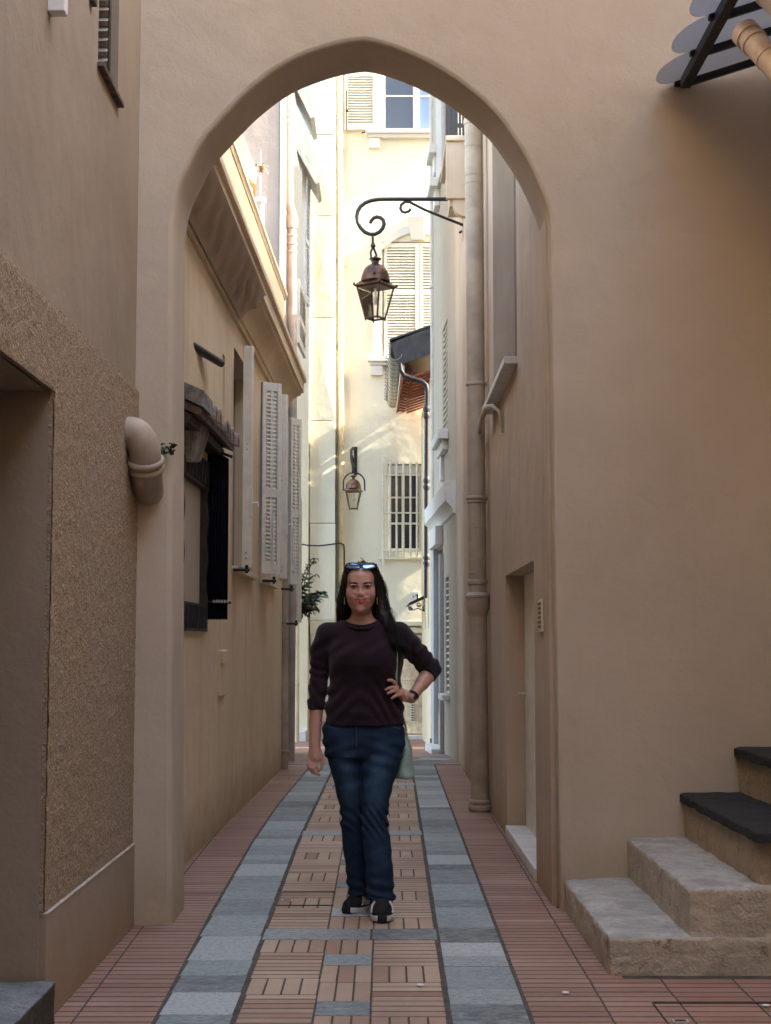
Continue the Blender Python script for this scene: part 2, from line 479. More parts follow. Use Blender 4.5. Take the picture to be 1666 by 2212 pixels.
def wall(name, pl, s0, s1, z0, z1, openings, thick, mat, parent, reveal=0.18, bevel=0.0, back=True):
    """wall slab on a plane with rectangular openings (s0,s1,z0,z1[,reveal]) cut through its face"""
    m = MB()
    ss = sorted({s0, s1, *[max(s0, o[0]) for o in openings], *[min(s1, o[1]) for o in openings]})
    zs = sorted({z0, z1, *[max(z0, o[2]) for o in openings], *[min(z1, o[3]) for o in openings]})
    for i in range(len(ss) - 1):
        for j in range(len(zs) - 1):
            cs, cz = (ss[i] + ss[i + 1]) / 2, (zs[j] + zs[j + 1]) / 2
            if any(o[0] < cs < o[1] and o[2] < cz < o[3] for o in openings): continue
            m.quad(pl.at(ss[i], zs[j]), pl.at(ss[i + 1], zs[j]), pl.at(ss[i + 1], zs[j + 1]), pl.at(ss[i], zs[j + 1]))
    for o in openings:
        a, b_, c, d = o[:4]; rv = o[4] if len(o) > 4 else reveal
        P = lambda w, z, out: pl.at(w, z, out)
        m.quad(P(a, c, 0), P(a, d, 0), P(a, d, -rv), P(a, c, -rv))
        m.quad(P(b_, c, 0), P(b_, c, -rv), P(b_, d, -rv), P(b_, d, 0))
        m.quad(P(a, d, 0), P(b_, d, 0), P(b_, d, -rv), P(a, d, -rv))
        m.quad(P(a, c, 0), P(a, c, -rv), P(b_, c, -rv), P(b_, c, 0))
        m.quad(P(a, c, -rv), P(a, d, -rv), P(b_, d, -rv), P(b_, c, -rv))
    if back:
        P = lambda w, z: pl.at(w, z, -thick)
        m.quad(P(s0, z0), P(s0, z1), P(s1, z1), P(s1, z0))
        m.quad(pl.at(s0, z0), pl.at(s0, z1), P(s0, z1), P(s0, z0))
        m.quad(pl.at(s1, z0), P(s1, z0), P(s1, z1), pl.at(s1, z1))
        m.quad(pl.at(s0, z1), pl.at(s1, z1), P(s1, z1), P(s0, z1))
    return m.build(name, mat, parent)

def shared_box(sx, sy, sz, name):
    return MB().box(-sx / 2, sx / 2, -sy / 2, sy / 2, -sz / 2, sz / 2).mesh(name)

def pipe_run(name, pts, r, mat, label, rings=(), ring_r=1.22, ring_h=0.03, brackets=(), cat='drainpipe', base=None, group=None, n=20):
    e = thing(name, pts[-1], label, cat, group)
    MB().tube(pts, r, n).build('pipe', mat, e, 50)
    for z, hh, rr in rings:
        # position along the polyline by height
        p = None
        for a, b_ in zip(pts[:-1], pts[1:]):
            a, b_ = Vector(a), Vector(b_)
            if min(a.z, b_.z) <= z <= max(a.z, b_.z) and abs(a.z - b_.z) > 1e-6:
                p = a.lerp(b_, (z - a.z) / (b_.z - a.z)); break
        if p is None: continue
        q = r * rr
        MB().lathe(p, [(r * 0.99, -hh / 2), (q * 0.97, -hh / 2 + 0.003), (q, -hh / 4), (q, hh / 4), (q * 0.97, hh / 2 - 0.003), (r * 0.99, hh / 2)], n).build('collar', mat, e, 35)
    return e

def smooth_path(P, n=6):
    P = [Vector(p) for p in P]; out = []
    for i in range(len(P) - 1):
        p0, p1, p2, p3 = P[max(i - 1, 0)], P[i], P[i + 1], P[min(i + 2, len(P) - 1)]
        for k in range(n):
            t = k / n; out.append(.5 * ((2 * p1) + (p2 - p0) * t + (2 * p0 - 5 * p1 + 4 * p2 - p3) * t * t + (-p0 + 3 * p1 - 3 * p2 + p3) * t ** 3))
    return out + [P[-1]]
# ================================================================== THE SETTING: ground and paving
def lerp_tab(tab, y):
    if y <= tab[0][0]: return tab[0][1]
    for (a, p), (b_, q) in zip(tab[:-1], tab[1:]):
        if y <= b_: return p + (q - p) * (y - a) / (b_ - a)
    return tab[-1][1]
T_LO = [(5.16, -0.785), (7.2, -0.83), (9.73, -0.862), (12.0, -0.858), (15.0, -0.80)]
T_LI = [(5.16, -0.523), (7.42, -0.553), (9.73, -0.572), (14.6, -0.548)]
T_RI = [(5.16, 0.223), (10, 0.25), (16, 0.283)]
T_RO = [(5.16, 0.498), (15.75, 0.521)]
SEAM = 15.95
def gz(y): return 0.0 if y <= SEAM else -0.0305 * (y - SEAM)

tag(MB().quad((-90, -90, -0.75), (90, -90, -0.75), (90, 130, -0.75), (-90, 130, -0.75)).build('ground', 'asphalt'), 'dark ground under the houses of the old town', kind='structure')
pv = MB()
pv.quad((-1.6, -8, 0), (7, -8, 0), (7, SEAM, 0), (-1.6, SEAM, 0))
pavement = tag(pv.build('pavement', 'mortar'), 'brick and slate paving of the narrow alley', kind='structure')
low = MB(); low.quad((-14, SEAM, gz(SEAM)), (4, SEAM, gz(SEAM)), (4, 30, gz(30)), (-14, 30, gz(30)))
lower = tag(low.build('lower_pavement', 'mortar'), 'brick paving sloping down beyond the drain seam', kind='structure')

def brick_mesh(lx, ly, name, mat, h=0.0008, c=0.0007):
    m = MB(); x, y = lx / 2, ly / 2; q = 0.0001
    v = [(-x, -y, 0), (x, -y, 0), (x, y, 0), (-x, y, 0), (-x, -y, h - c), (x, -y, h - c), (x, y, h - c), (-x, y, h - c),
         (-x + c, -y + c, h), (x - c, -y + c, h), (x - c, y - c, h + q), (-x + c, y - c, h)]
    f = [(0, 1, 5, 4), (1, 2, 6, 5), (2, 3, 7, 6), (3, 0, 4, 7), (4, 5, 9, 8), (5, 6, 10, 9), (6, 7, 11, 10), (7, 4, 8, 11), (8, 9, 10, 11)]
    me = bpy.data.meshes.new(name); me.from_pydata(v, [], f); me.update(); me.materials.append(MATS[mat]); return me
BL, BW, GAP = 0.275, 0.0715, 0.008
bm_v = brick_mesh(BW - GAP, BL - GAP, 'brick_long', 'brick_worn')
bm_h = brick_mesh(BL - GAP, BW - 0.014, 'brick_across', 'brick_worn')
bm_r = brick_mesh(BL - GAP, BW - 0.013, 'brick_red_across', 'brick_red')
bricks, slabs = [], []      # (cx, cy, sx, sy, mesh key)
rng = random.Random(3)

def central(y0, y1, up):
    """one bay of basket weave between two slate cross bands"""
    def col(k0, k1, seq):
        tot = sum({'V': BL, 'H': 7 * BW, 'B': 0.19}[t] for t in seq); sc = (y1 - y0) / tot
        y = y0 if up else y1
        for t in seq:
            L = {'V': BL, 'H': 7 * BW, 'B': 0.19}[t] * sc
            a, b_ = (y, y + L) if up else (y - L, y)
            ym = (a + b_) / 2
            x0, x1 = lerp_tab(T_LI, ym) + 0.012, lerp_tab(T_RI, ym) - 0.012
            w = (x1 - x0) / 11
            cx0, cx1 = x0 + k0 * w, x0 + k1 * w
            if t == 'V':
                for k in range(k0, k1): bricks.append((x0 + (k + .5) * w, ym, w - GAP, L - GAP, 'v'))
            elif t == 'H':
                for r_ in range(7): bricks.append(((cx0 + cx1) / 2, a + (r_ + .5) * L / 7, cx1 - cx0 - GAP, L / 7 - 0.014, 'h'))
            else: slabs.append(((cx0 + cx1) / 2, ym, cx1 - cx0 - GAP, L - GAP))
            y = b_ if up else a
    if up:
        col(7, 11, 'VHVHVHVHV'); col(0, 4, 'HVHVHVHV'); col(4, 7, 'VBVVBVVBVVBV')
    else:
        col(7, 11, 'HVHVHVHV'); col(0, 4, 'VHVHVHVHV'); col(4, 7, 'VBVVBVVBVVBV')
bands = [3.09, 6.58, 10.1, 13.6]
for b0 in bands:
    ym = b0 + 0.125; x0, x1 = lerp_tab(T_LI, ym), lerp_tab(T_RI, ym)
    cut = x0 + (x1 - x0) * 0.62
    slabs.append(((x0 + cut) / 2, ym, cut - x0 - 0.01, 0.235)); slabs.append(((cut + x1) / 2, ym, x1 - cut - 0.01, 0.235))
central(3.34, 6.58, False); central(6.83, 10.1, True); central(10.35, 13.6, True); central(13.85, SEAM, True)
for lo, hi in ((T_LO, T_LI), (T_RI, T_RO)):
    y = 3.0
    while y < SEAM - 0.1:
        L = min(rng.choice([.17, .2, .24, .28, .33, .38, .44, .5]), SEAM - y)
        ym = y + L / 2; a, b_ = lerp_tab(lo, ym), lerp_tab(hi, ym)
        slabs.append(((a + b_) / 2, ym, b_ - a - 0.012, L - 0.007)); y += L
row = BW + 0.001
y = 3.0
while y < SEAM - 0.05:
    ym = y + row / 2
    x = lerp_tab(T_RO, ym) + 0.006
    wall_x = 2.6 if ym < 5.86 else (0.90 if ym < 7.35 else (0.82 if ym < 12.2 else 0.93))
    j = rng.uniform(-.004, .004)
    while x < wall_x - 0.02:
        w = min(BL, wall_x + .02 - x)
        bricks.append((x + w / 2 + j * 0.3, ym, w - GAP, row - 0.013, 'r')); x += BL
    x = lerp_tab(T_LO, ym) - 0.006
    while x > -1.18:
        w = min(BL, x + 1.2)
        bricks.append((x - w / 2, ym, w - GAP, row - 0.013, 'r')); x -= BL
    y += row
base_dim = {'v': (BW - GAP, BL - GAP), 'h': (BL - GAP, BW - 0.014), 'r': (BL - GAP, BW - 0.013)}
mesh_of = {'v': bm_v, 'h': bm_h, 'r': bm_r}
def visible(b): return b[1] > 5.12 and abs(b[0]) < 0.262 * b[1] + 0.05 and b[0] > -1.15
vis = sorted([b for b in bricks if visible(b)], key=lambda b: b[1])
# the largest ones in view: as many of the worn centre as of the red margins
near = set()
cnt = {'v': 0, 'h': 0, 'r': 0}
for b in vis:
    if len(near) >= 298: break
    near.add(b)
for b in sorted(near, key=lambda b: (b[1], b[0])):
    o = bpy.data.objects.new('brick', mesh_of[b[4]]); COL.objects.link(o); o.parent = pavement
    o.location = (b[0], b[1], rng.uniform(-0.0003, 0.0008)); dx, dy = base_dim[b[4]]
    o.scale = (b[2] / dx, b[3] / dy, 1); o.rotation_euler = (rng.uniform(-.004, .004), rng.uniform(-.002, .002), rng.uniform(-.005, .005))
def mass(name, lst, mat, mode=0, zf=lambda y: 0.0, parent=None):
    V, F, A = [], [], []
    for cx, cy, sx, sy, _ in lst:
        x, y, h, c = sx / 2, sy / 2, 0.0008, min(0.0007, sx / 4, sy / 4); b = len(V); z = zf(cy) + rng.uniform(-.0003, .0006)
        V += [(cx - x, cy - y, z), (cx + x, cy - y, z), (cx + x, cy + y, z), (cx - x, cy + y, z), (cx - x + c, cy - y + c, z + h), (cx + x - c, cy - y + c, z + h), (cx + x - c, cy + y - c, z + h), (cx - x + c, cy + y - c, z + h)]
        F += [tuple(b + i for i in q) for q in ((0, 1, 5, 4), (1, 2, 6, 5), (2, 3, 7, 6), (3, 0, 4, 7), (4, 5, 6, 7))]
        A += [rng.random()] * 5
    me = bpy.data.meshes.new(name); me.from_pydata(V, [], F); me.update(); me.materials.append(MATS[mat])
    at = me.attributes.new('rnd', 'FLOAT', 'FACE'); at.data.foreach_set('value', A)
    o = bpy.data.objects.new(name, me); COL.objects.link(o); o.parent = parent or pavement; o['kind'] = 'stuff'
    return o
rest = [b for b in bricks if b not in near]
mass('far_worn_brickwork', [b for b in rest if b[4] != 'r'], 'brick_worn')
mass('far_red_brickwork', [b for b in rest if b[4] == 'r'], 'brick_red')
# beyond the seam: red bricks with a slanting slate band
lowb = []
y = SEAM + 0.12
while y < 25:
    x = -1.5 + (0.07 if int(y / row) % 2 else 0.0)
    while x < 1.6:
        lowb.append((x, y + row / 2, BL - 0.006, row - 0.005, 'r')); x += BL
    y += row
mass('sloping_brickwork', lowb, 'brick_red', zf=gz, parent=lower)
slab_mesh = {}
def put_slab(cx, cy, sx, sy, parent=pavement, z=0.0, rx=0.0, rz=0.0):
    key = (round(sx, 1), round(sy, 1))
    if key not in slab_mesh:
        slab_mesh[key] = brick_mesh(key[0] or .05, key[1] or .05, 'slate_slab', 'slate_slab', 0.0026, 0.002)
    o = bpy.data.objects.new('slab', slab_mesh[key]); COL.objects.link(o); o.parent = parent
    o.location = (cx, cy, z + rng.uniform(-.0008, .0012)); o.scale = (sx / (key[0] or .05), sy / (key[1] or .05), 1); o.rotation_euler = (rx, 0, rz)
for s in slabs:
    if s[1] > 4.6: put_slab(*s)
for i in range(7):
    put_slab(0.40 + i * 0.17, 16.6 + i * 0.5, 0.34, 0.46, lower, gz(16.6 + i * .5) + 0.006, -0.0305, -0.33)
mseam = MB()
mseam.box(-1.2, 0.95, SEAM - 0.03, SEAM + 0.10, -0.02, 0.006)
tag(mseam.build('drain_channel', 'stone_grey'), 'grey stone channel crossing the alley where the slate bands end', 'drain')

# manhole covers: a thin steel frame round bricks, with a lifting hole
def manhole(x0, x1, y0, y1, label, hx, hy):
    e = thing('manhole_cover', (x0, y0, 0), label, 'manhole')
    w, z = 0.0045, 0.005
    for q in ((x0, x1, y0 - w, y0), (x0, x1, y1, y1 + w), (x0 - w, x0, y0 - w, y1 + w), (x1, x1 + w, y0 - w, y1 + w)):
        MB().box(*q, 0.0, z).build('frame_bar', 'iron_black', e)
    m = MB(); m.box(hx - .028, hx + .028, hy - .022, hy + .022, 0.001, 0.0052); m.build('key_plate', 'zinc', e)
    MB().box(hx - .019, hx + .019, hy - .012, hy + .012, 0.001, 0.006).build('key_hole', 'iron_black', e)
p = PZ(1412, 2169); q = PZ(1470, 2208)
manhole(p.x, 2.0, 4.75, p.y, 'steel framed brick-filled manhole cover in front of the stone steps', q.x, q.y)
p = PZ(606, 1928); q = PZ(718, 1957); k = PZ(612, 1946)
manhole(lerp_tab(T_LI, 7.5) + .02, q.x, q.y, p.y, 'manhole cover set in the basket weave bricks left of the black sneakers', k.x + .02, k.y)
for i, (u, v) in enumerate([(908, 2133), (1222, 2150), (1655, 2178)]):
    c = PZ(u, v); m = MB(); m.lathe((c.x, c.y, 0.0095), [(0.013, 0), (0.014, 0.001), (0.010, 0.003), (0.004, 0.0035)], 10)
    tag(m.build('paper_scrap', 'paint_white', None, 50), ['small white dot of litter on the worn centre bricks', 'small white dot of litter on the red bricks left of the steps', 'small white dot of litter beside the steel manhole frame'][i], 'litter')

# ================================================================== archway wall
PA = Plane((-1.158, 6.899), (0.87, 7.304))
arch_px = [(374, 499), (376, 474), (380, 448), (384, 424), (390, 401), (398, 381), (408, 361), (420, 336), (434, 311), (451, 288), (470, 267), (487, 247), (506, 228), (524, 209), (542, 192), (560, 177), (587, 157), (614, 141), (641, 126), (668, 115), (696, 106), (723, 98), (750, 92), (768, 89.5), (786, 88), (804, 90), (822, 94), (849, 102), (876, 112), (904, 124), (931, 137), (958, 153), (985, 170), (1012, 191), (1039, 213), (1066, 240), (1086, 265), (1102, 289), (1121, 317), (1138, 347), (1152, 374), (1164, 401), (1174, 425), (1182, 448), (1187, 468), (1189, 488)]
AT = 0.42; TOP = 5.1
def arch_wall():
    pts = [PA.hit(u, v) for u, v in arch_px]
    # jambs down to the ground, lightly uneven like trowelled render
    sl0 = PA.hit(371, 1997)[0]; sr0 = PA.hit(1211, 1960)[0]
    nj = 14
    L = [(sl0 + (pts[0][0] - sl0) * k / nj, pts[0][1] * k / nj) for k in range(nj)]
    Rr = [(pts[-1][0] + (sr0 - pts[-1][0]) * k / nj, pts[-1][1] * (1 - k / nj)) for k in range(1, nj + 1)]
    out = L + pts + Rr
    n = len(out)
    out = [(s + 0.004 * noise.noise((i * .31, 1.7, 0)), z + (0.004 * noise.noise((i * .31, 5.2, 0)) if 0 < i < n - 1 else 0)) for i, (s, z) in enumerate(out)]
    nor = []
    for i in range(n):
        a, b_ = out[max(i - 1, 0)], out[min(i + 1, n - 1)]
        t = Vector((b_[0] - a[0], b_[1] - a[1])).normalized(); nor.append(Vector((-t.y, t.x)))
    prof = [(0.0, 0.024), (0.003, 0.012), (0.010, 0.004), (0.022, 0.0), (0.10, -0.001), (0.20, 0.001), (0.31, 0.0), (AT - 0.018, 0.0), (AT - 0.004, 0.006), (AT, 0.018)]
    m = MB(); V = m.v; F = m.f
    for dy, off in prof:
        for i in range(n):
            s = out[i][0] + nor[i].x * off; z = max(0.0, out[i][1] + nor[i].y * off)
            p = PA.at(s, z)
            V.append((p.x + 0.0 * dy, p.y + dy, z))
    for j in range(len(prof) - 1):
        for i in range(n - 1):
            F.append((j * n + i, j * n + i + 1, (j + 1) * n + i + 1, (j + 1) * n + i))
    s_end = 3.95
    for layer, dy in ((0, 0.0), (len(prof) - 1, AT)):
        base = layer * n
        def add(s, z):
            p = PA.at(s, z); V.append((p.x, p.y + dy, z)); return len(V) - 1
        iL, iR = len(L), len(L) + len(pts) - 1
        for i in range(iL):
            z0, z1 = V[base + i][2], V[base + i + 1][2]
            F.append((add(-.06, z0), base + i, base + i + 1, add(-.06, z1)))
        for i in range(iR, n - 1):
            z0, z1 = V[base + i][2], V[base + i + 1][2]
            F.append((base + i, add(s_end, z0), add(s_end, z1), base + i + 1))
        def s_of(idx):
            q = V[base + idx]; return (Vector((q[0], q[1] - dy)) - PA.o).dot(PA.d)
        F.append((add(-.06, V[base + iL][2]), base + iL, add(s_of(iL), TOP), add(-.06, TOP)))
        for i in range(iL, iR):
            F.append((base + i, base + i + 1, add(s_of(i + 1), TOP), add(s_of(i), TOP)))
        F.append((base + iR, add(s_end, V[base + iR][2]), add(s_end, TOP), add(s_of(iR), TOP)))
    a, b_ = PA.at(0, TOP), PA.at(s_end, TOP)
    m.quad(a, b_, (b_.x, b_.y + AT, TOP), (a.x, a.y + AT, TOP))
    return m
aw = tag(arch_wall().build('archway_wall', 'render_arch', None, 32), 'tall tan rendered wall pierced by the pointed arch', 'wall')

# ================================================================== left house with roughcast (before the arch)
lh = thing('roughcast_house', (-1.3, 5.5, 0), 'shaded brown house with coarse roughcast lower wall and a deep doorway', 'house')
PL1 = Plane((-1.178, -6), (-1.178, 6.93))       # s = y + 6
dr0, dr1, dz1 = 4.02, 5.13, 2.166
wn0, wn1, wz0 = 5.88, 6.325, 3.655
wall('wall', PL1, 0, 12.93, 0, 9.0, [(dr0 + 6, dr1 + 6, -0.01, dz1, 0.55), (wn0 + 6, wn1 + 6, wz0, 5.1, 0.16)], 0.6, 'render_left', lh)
def rough_panel():
    m = MB(); st = 0.0125
    y0, y1, z0, z1 = 3.3, 6.915, 0.362, 2.468
    ny, nz = int((y1 - y0) / st), int((z1 - z0) / st)
    idx = {}
    for j in range(nz + 1):
        for i in range(ny + 1):
            y = y0 + (y1 - y0) * i / ny; z = z0 + (z1 - z0) * j / nz
            if y < dr1 - 0.001 and y > dr0 and z < dz1 - 0.001: continue
            zz = z
            if j == nz: zz += 0.006 * noise.noise((y * 12, 0, 3))
            p = Vector((y * 62, z * 62, 4.0))
            d = 0.5 + 0.5 * noise.noise(p) + 0.25 * noise.noise(p * 2.1) + 0.5 * noise.noise(Vector((y * 21, z * 21, 9)))
            edge = min(1.0, max(0.0, min(z1 - z, z - z0, y1 - y, (y - dr1) if z < dz1 else 9, (z - dz1) if y < dr1 else 9) / 0.02))
            idx[i, j] = len(m.v); m.v.append((-1.163 + 0.008 * d * (0.35 + 0.65 * edge), y, zz))
    for j in range(nz):
        for i in range(ny):
            q = [(i, j), (i + 1, j), (i + 1, j + 1), (i, j + 1)]
            if all(k in idx for k in q): m.f.append(tuple(idx[k] for k in q))
    # return edges to the wall behind
    m.quad((-1.163, y0, z1), (-1.163, y1, z1), (-1.179, y1, z1 + .004), (-1.179, y0, z1 + .004))
    m.quad((-1.162, dr1, z0), (-1.162, dr1, dz1), (-1.185, dr1, dz1), (-1.185, dr1, z0))
    m.quad((-1.162, y0, dz1), (-1.162, dr1, dz1), (-1.185, dr1, dz1), (-1.185, y0, dz1))
    return m
tag(rough_panel().build('roughcast_panel', 'roughcast', lh, 180), 'coarse grainy roughcast render')
pl = MB(); pl.hexa([(-1.2, 3.2, 0), (-1.148, 3.2, 0), (-1.148, 6.90, 0), (-1.2, 6.90, 0)][:4], [(-1.2, 3.2, .375), (-1.152, 3.2, .366), (-1.152, 6.90, .366), (-1.2, 6.90, .375)])
pl2 = MB(); pl2.hexa([(-1.2, dr1 + .004, 0), (-1.148, dr1 + .004, 0), (-1.148, 6.925, 0), (-1.2, 6.925, 0)], [(-1.2, dr1 + .004, .382), (-1.151, dr1 + .004, .366), (-1.151, 6.925, .366), (-1.2, 6.925, .382)])
pl2.build('plinth', 'render_left', lh, None, 0.004)
MB().box(-1.182, -1.149, dr1 + .003, 6.92, 0.362, 0.3715).build('plinth_ledge', 'ledge_pale', lh, None, 0.003)
# door deep in the reveal
dd = MB().box(-1.70, -1.66, dr0, dr1, 0.15, dz1).build('door', 'wood_dark', lh)
for z0, z1 in ((0.3, 0.95), (1.1, 1.95)):
    MB().box(-1.662, -1.648, dr0 + .14, dr1 - .14, z0, z1).build('panel', 'wood_dark', dd, None, 0.01)
def lumpy_block(x0, x1, y0, y1, z0, z1, step=0.03, amp=0.006, rnd=0.02, seed=0):
    bm = bmesh.new(); bmesh.ops.create_cube(bm, size=1.0)
    nx = max(2, int((x1 - x0) / step)); 
    bmesh.ops.subdivide_edges(bm, edges=bm.edges[:], cuts=min(40, max(6, int(max(x1 - x0, y1 - y0, z1 - z0) / step))), use_grid_fill=True)
    for v in bm.verts:
        p = Vector((x0 + (v.co.x + .5) * (x1 - x0), y0 + (v.co.y + .5) * (y1 - y0), z0 + (v.co.z + .5) * (z1 - z0)))
        # round the corners
        c = Vector((min(max(p.x, x0 + rnd), x1 - rnd), min(max(p.y, y0 + rnd), y1 - rnd), min(max(p.z, z0 - 1), z1 - rnd)))
        d = p - c
        if d.length > 1e-6: p = c + d.normalized() * min(d.length, rnd)
        q = p * 9 + Vector((seed, 0, 0))
        p += Vector((noise.noise(q), noise.noise(q + Vector((9, 0, 0))), noise.noise(q + Vector((0, 9, 0))))) * amp
        q = p * 34 + Vector((seed, 3, 0))
        p += Vector((noise.noise(q), noise.noise(q + Vector((9, 0, 0))), noise.noise(q + Vector((0, 9, 0))))) * amp * 0.45
        v.co = p
    me = bpy.data.meshes.new('stone'); bm.to_mesh(me); bm.free(); return me
link('door_step', lumpy_block(-1.72, -1.112, 3.9, 5.12, -0.05, 0.152, 0.03, 0.006, 0.012, 4), 'door_step', lh, 60)
# small louvred window high on the wall
wz = MB(); wz.obox(PL1, wn0 + 5.985, wn1 + 6.015, wz0 - 0.022, wz0, -0.15, 0.028); wz.build('window_sill', 'terracotta_old', lh, None, 0.004)
sh = MB(); sh.box(-1.336, -1.328, wn1 - 0.06, wn1 - 0.03, wz0, 5.05); sh.box(-1.216, -1.206, wn1 - .06, wn1 - .03, wz0, 5.05); shutter = sh.build('shutter', 'wood_dark', lh)
sm = MB().hexa([(-.058, -.035, -.028), (.058, -.035, -.028), (.058, -.029, -.028), (-.058, -.029, -.028)], [(-.058, .010, .012), (.058, .010, .012), (.058, .016, .012), (-.058, .016, .012)]).mesh('slat')
sm.materials.append(MATS['stone_grey'])
for k in range(30):
    o = bpy.data.objects.new('slat', sm); COL.objects.link(o); o.parent = shutter
    o.location = (-1.270, wn1 - 0.05, wz0 + 0.04 + k * 0.046); o.rotation_euler = (0, rng.uniform(-.05, .05), rng.uniform(-.04, .04))
p = PX(107, 32, -1.178)
MB().box(-1.178, -1.118, p.y - .035, p.y + .02, p.z, p.z + 0.7).build('duct', 'paint_white', lh, None, 0.004)
p = PX(196, 11, -1.178)
MB().box(-1.178, -1.155, p.y - .03, p.y + .02, p.z, p.z + .3).build('shutter_catch', 'iron_black', lh, None, 0.003)

# ================================================================== right house beside the steps (its wall closes the court)
rh = thing('court_house', (2.3, 3, 0), 'tan house closing the court beside the stone steps', 'house')
PR0 = Plane((2.62, 8.2), (2.62, -6))
wall('wall', PR0, 0, 14.2, 0, 8.2, [], 0.6, 'render_arch', rh)
oh = thing('added_shade_house', (0.5, -5, 0), 'unseen tan house added behind the camera to shade the arch front', 'house')  # unseen house added behind the camera to cut light on the arch front
wall('wall', Plane((3.0, -4.5), (-2.0, -4.5)), 0, 5, 0, 10.0, [], 0.5, 'render_arch', oh)

# ================================================================== left house beyond the arch
L1 = thing('ochre_house', (-1.5, 11, 0), 'low ochre house with grey louvred shutters and a moulded cornice behind the arch', 'house')
PO = Plane((-1.169 - .01538 * 1.6, 7.148), (-1.169 + .01538 * 6.65, 15.40))
LEN = PO.len
def rect(pl, u0, v0, u1, v1):
    a = pl.hit(u0, v0); b_ = pl.hit(u1, v1)
    return a[0], b_[0], a[1], b_[1]
# window openings, measured along the wall
sY = lambda y: (y - 7.148) / PO.d.y
wA = (sY(10.95), sY(12.35)); wB = (sY(13.0), sY(14.35))
ZS0, ZS1 = 1.86, 3.50
nic = (sY(8.55), sY(9.45), 1.50, 2.30)
wall('wall', PO, 0, LEN, 0, 4.95, [(wA[0], wA[1], ZS0, ZS1, 0.16), (wB[0], wB[1], ZS0, ZS1, 0.16), (nic[0], nic[1], nic[2], nic[3], 0.10), (sY(10.28), sY(10.42), 2.75, 3.32, 0.05)], 0.5, 'render_ochre', L1)
g = PO.at(LEN, 0)
MB().box(-2.6, g.x - .002, 15.36, 15.40, 0, 4.95).build('gable', 'render_ochre', L1)
# cornice: stepped mouldings along the eave (sections out of the wall, height)
def moulding(pl, s0, s1, prof, name, mat, parent, steps=24, wob=0.0):
    m = MB(); n = len(prof)
    for k in range(steps + 1):
        s = s0 + (s1 - s0) * k / steps
        for i, (o, z) in enumerate(prof):
            w = wob * noise.noise((s * 1.3, i * .7, 2.0)); m.v.append(tuple(pl.at(s, z + w, o + w)))
    for k in range(steps):
        for i in range(n):
            j = (i + 1) % n; m.f.append((k * n + i, (k + 1) * n + i, (k + 1) * n + j, k * n + j))
    m.f.append(tuple(reversed(range(n)))); m.f.append(tuple(steps * n + i for i in range(n)))
    return m.build(name, mat, parent, 40)
cove = [(-0.05, 3.70), (0.025, 3.70), (0.03, 3.735), (0.045, 3.74), (0.055, 3.78), (0.085, 3.83), (0.125, 3.865), (0.175, 3.885), (0.18, 3.905), (0.205, 3.91), (0.21, 4.01), (0.235, 4.02), (0.235, 4.06), (-0.05, 4.08)]
moulding(PO, 0.0, LEN + .02, cove, 'cornice', 'render_ochre', L1, 40, 0.004)
moulding(PO, 0.3, LEN + .02, [(-.03, 4.90), (.008, 4.90), (.022, 4.93), (.03, 4.935), (.03, 4.975), (-.2, 4.985)], 'parapet_coping', 'render_cream', L1, 20, 0.002)
# a bulging stained cove over the first bays
def cove_bulge():
    m = MB(); n = 16; S = 60
    for k in range(S + 1):
        s = sY(7.9) + (sY(11.05) - sY(7.9)) * k / S
        for i in range(n):
            a = i / (n - 1); o = 0.03 + 0.185 * a; z = 3.72 + 0.20 * a ** 0.7 + 0.02 * math.sin(a * 9 + 2.2 * noise.noise((s * 5, a * 2, 0)) + s * 16) * math.sin(a * math.pi)
            m.v.append(tuple(PO.at(s, z - 0.03 * math.sin(a * math.pi), o + 0.012)))
    for k in range(S):
        for i in range(n - 1): m.f.append((k * n + i, (k + 1) * n + i, (k + 1) * n + i + 1, k * n + i + 1))
    return m
cove_bulge().build('cove_patch', 'render_tan', L1, 180)

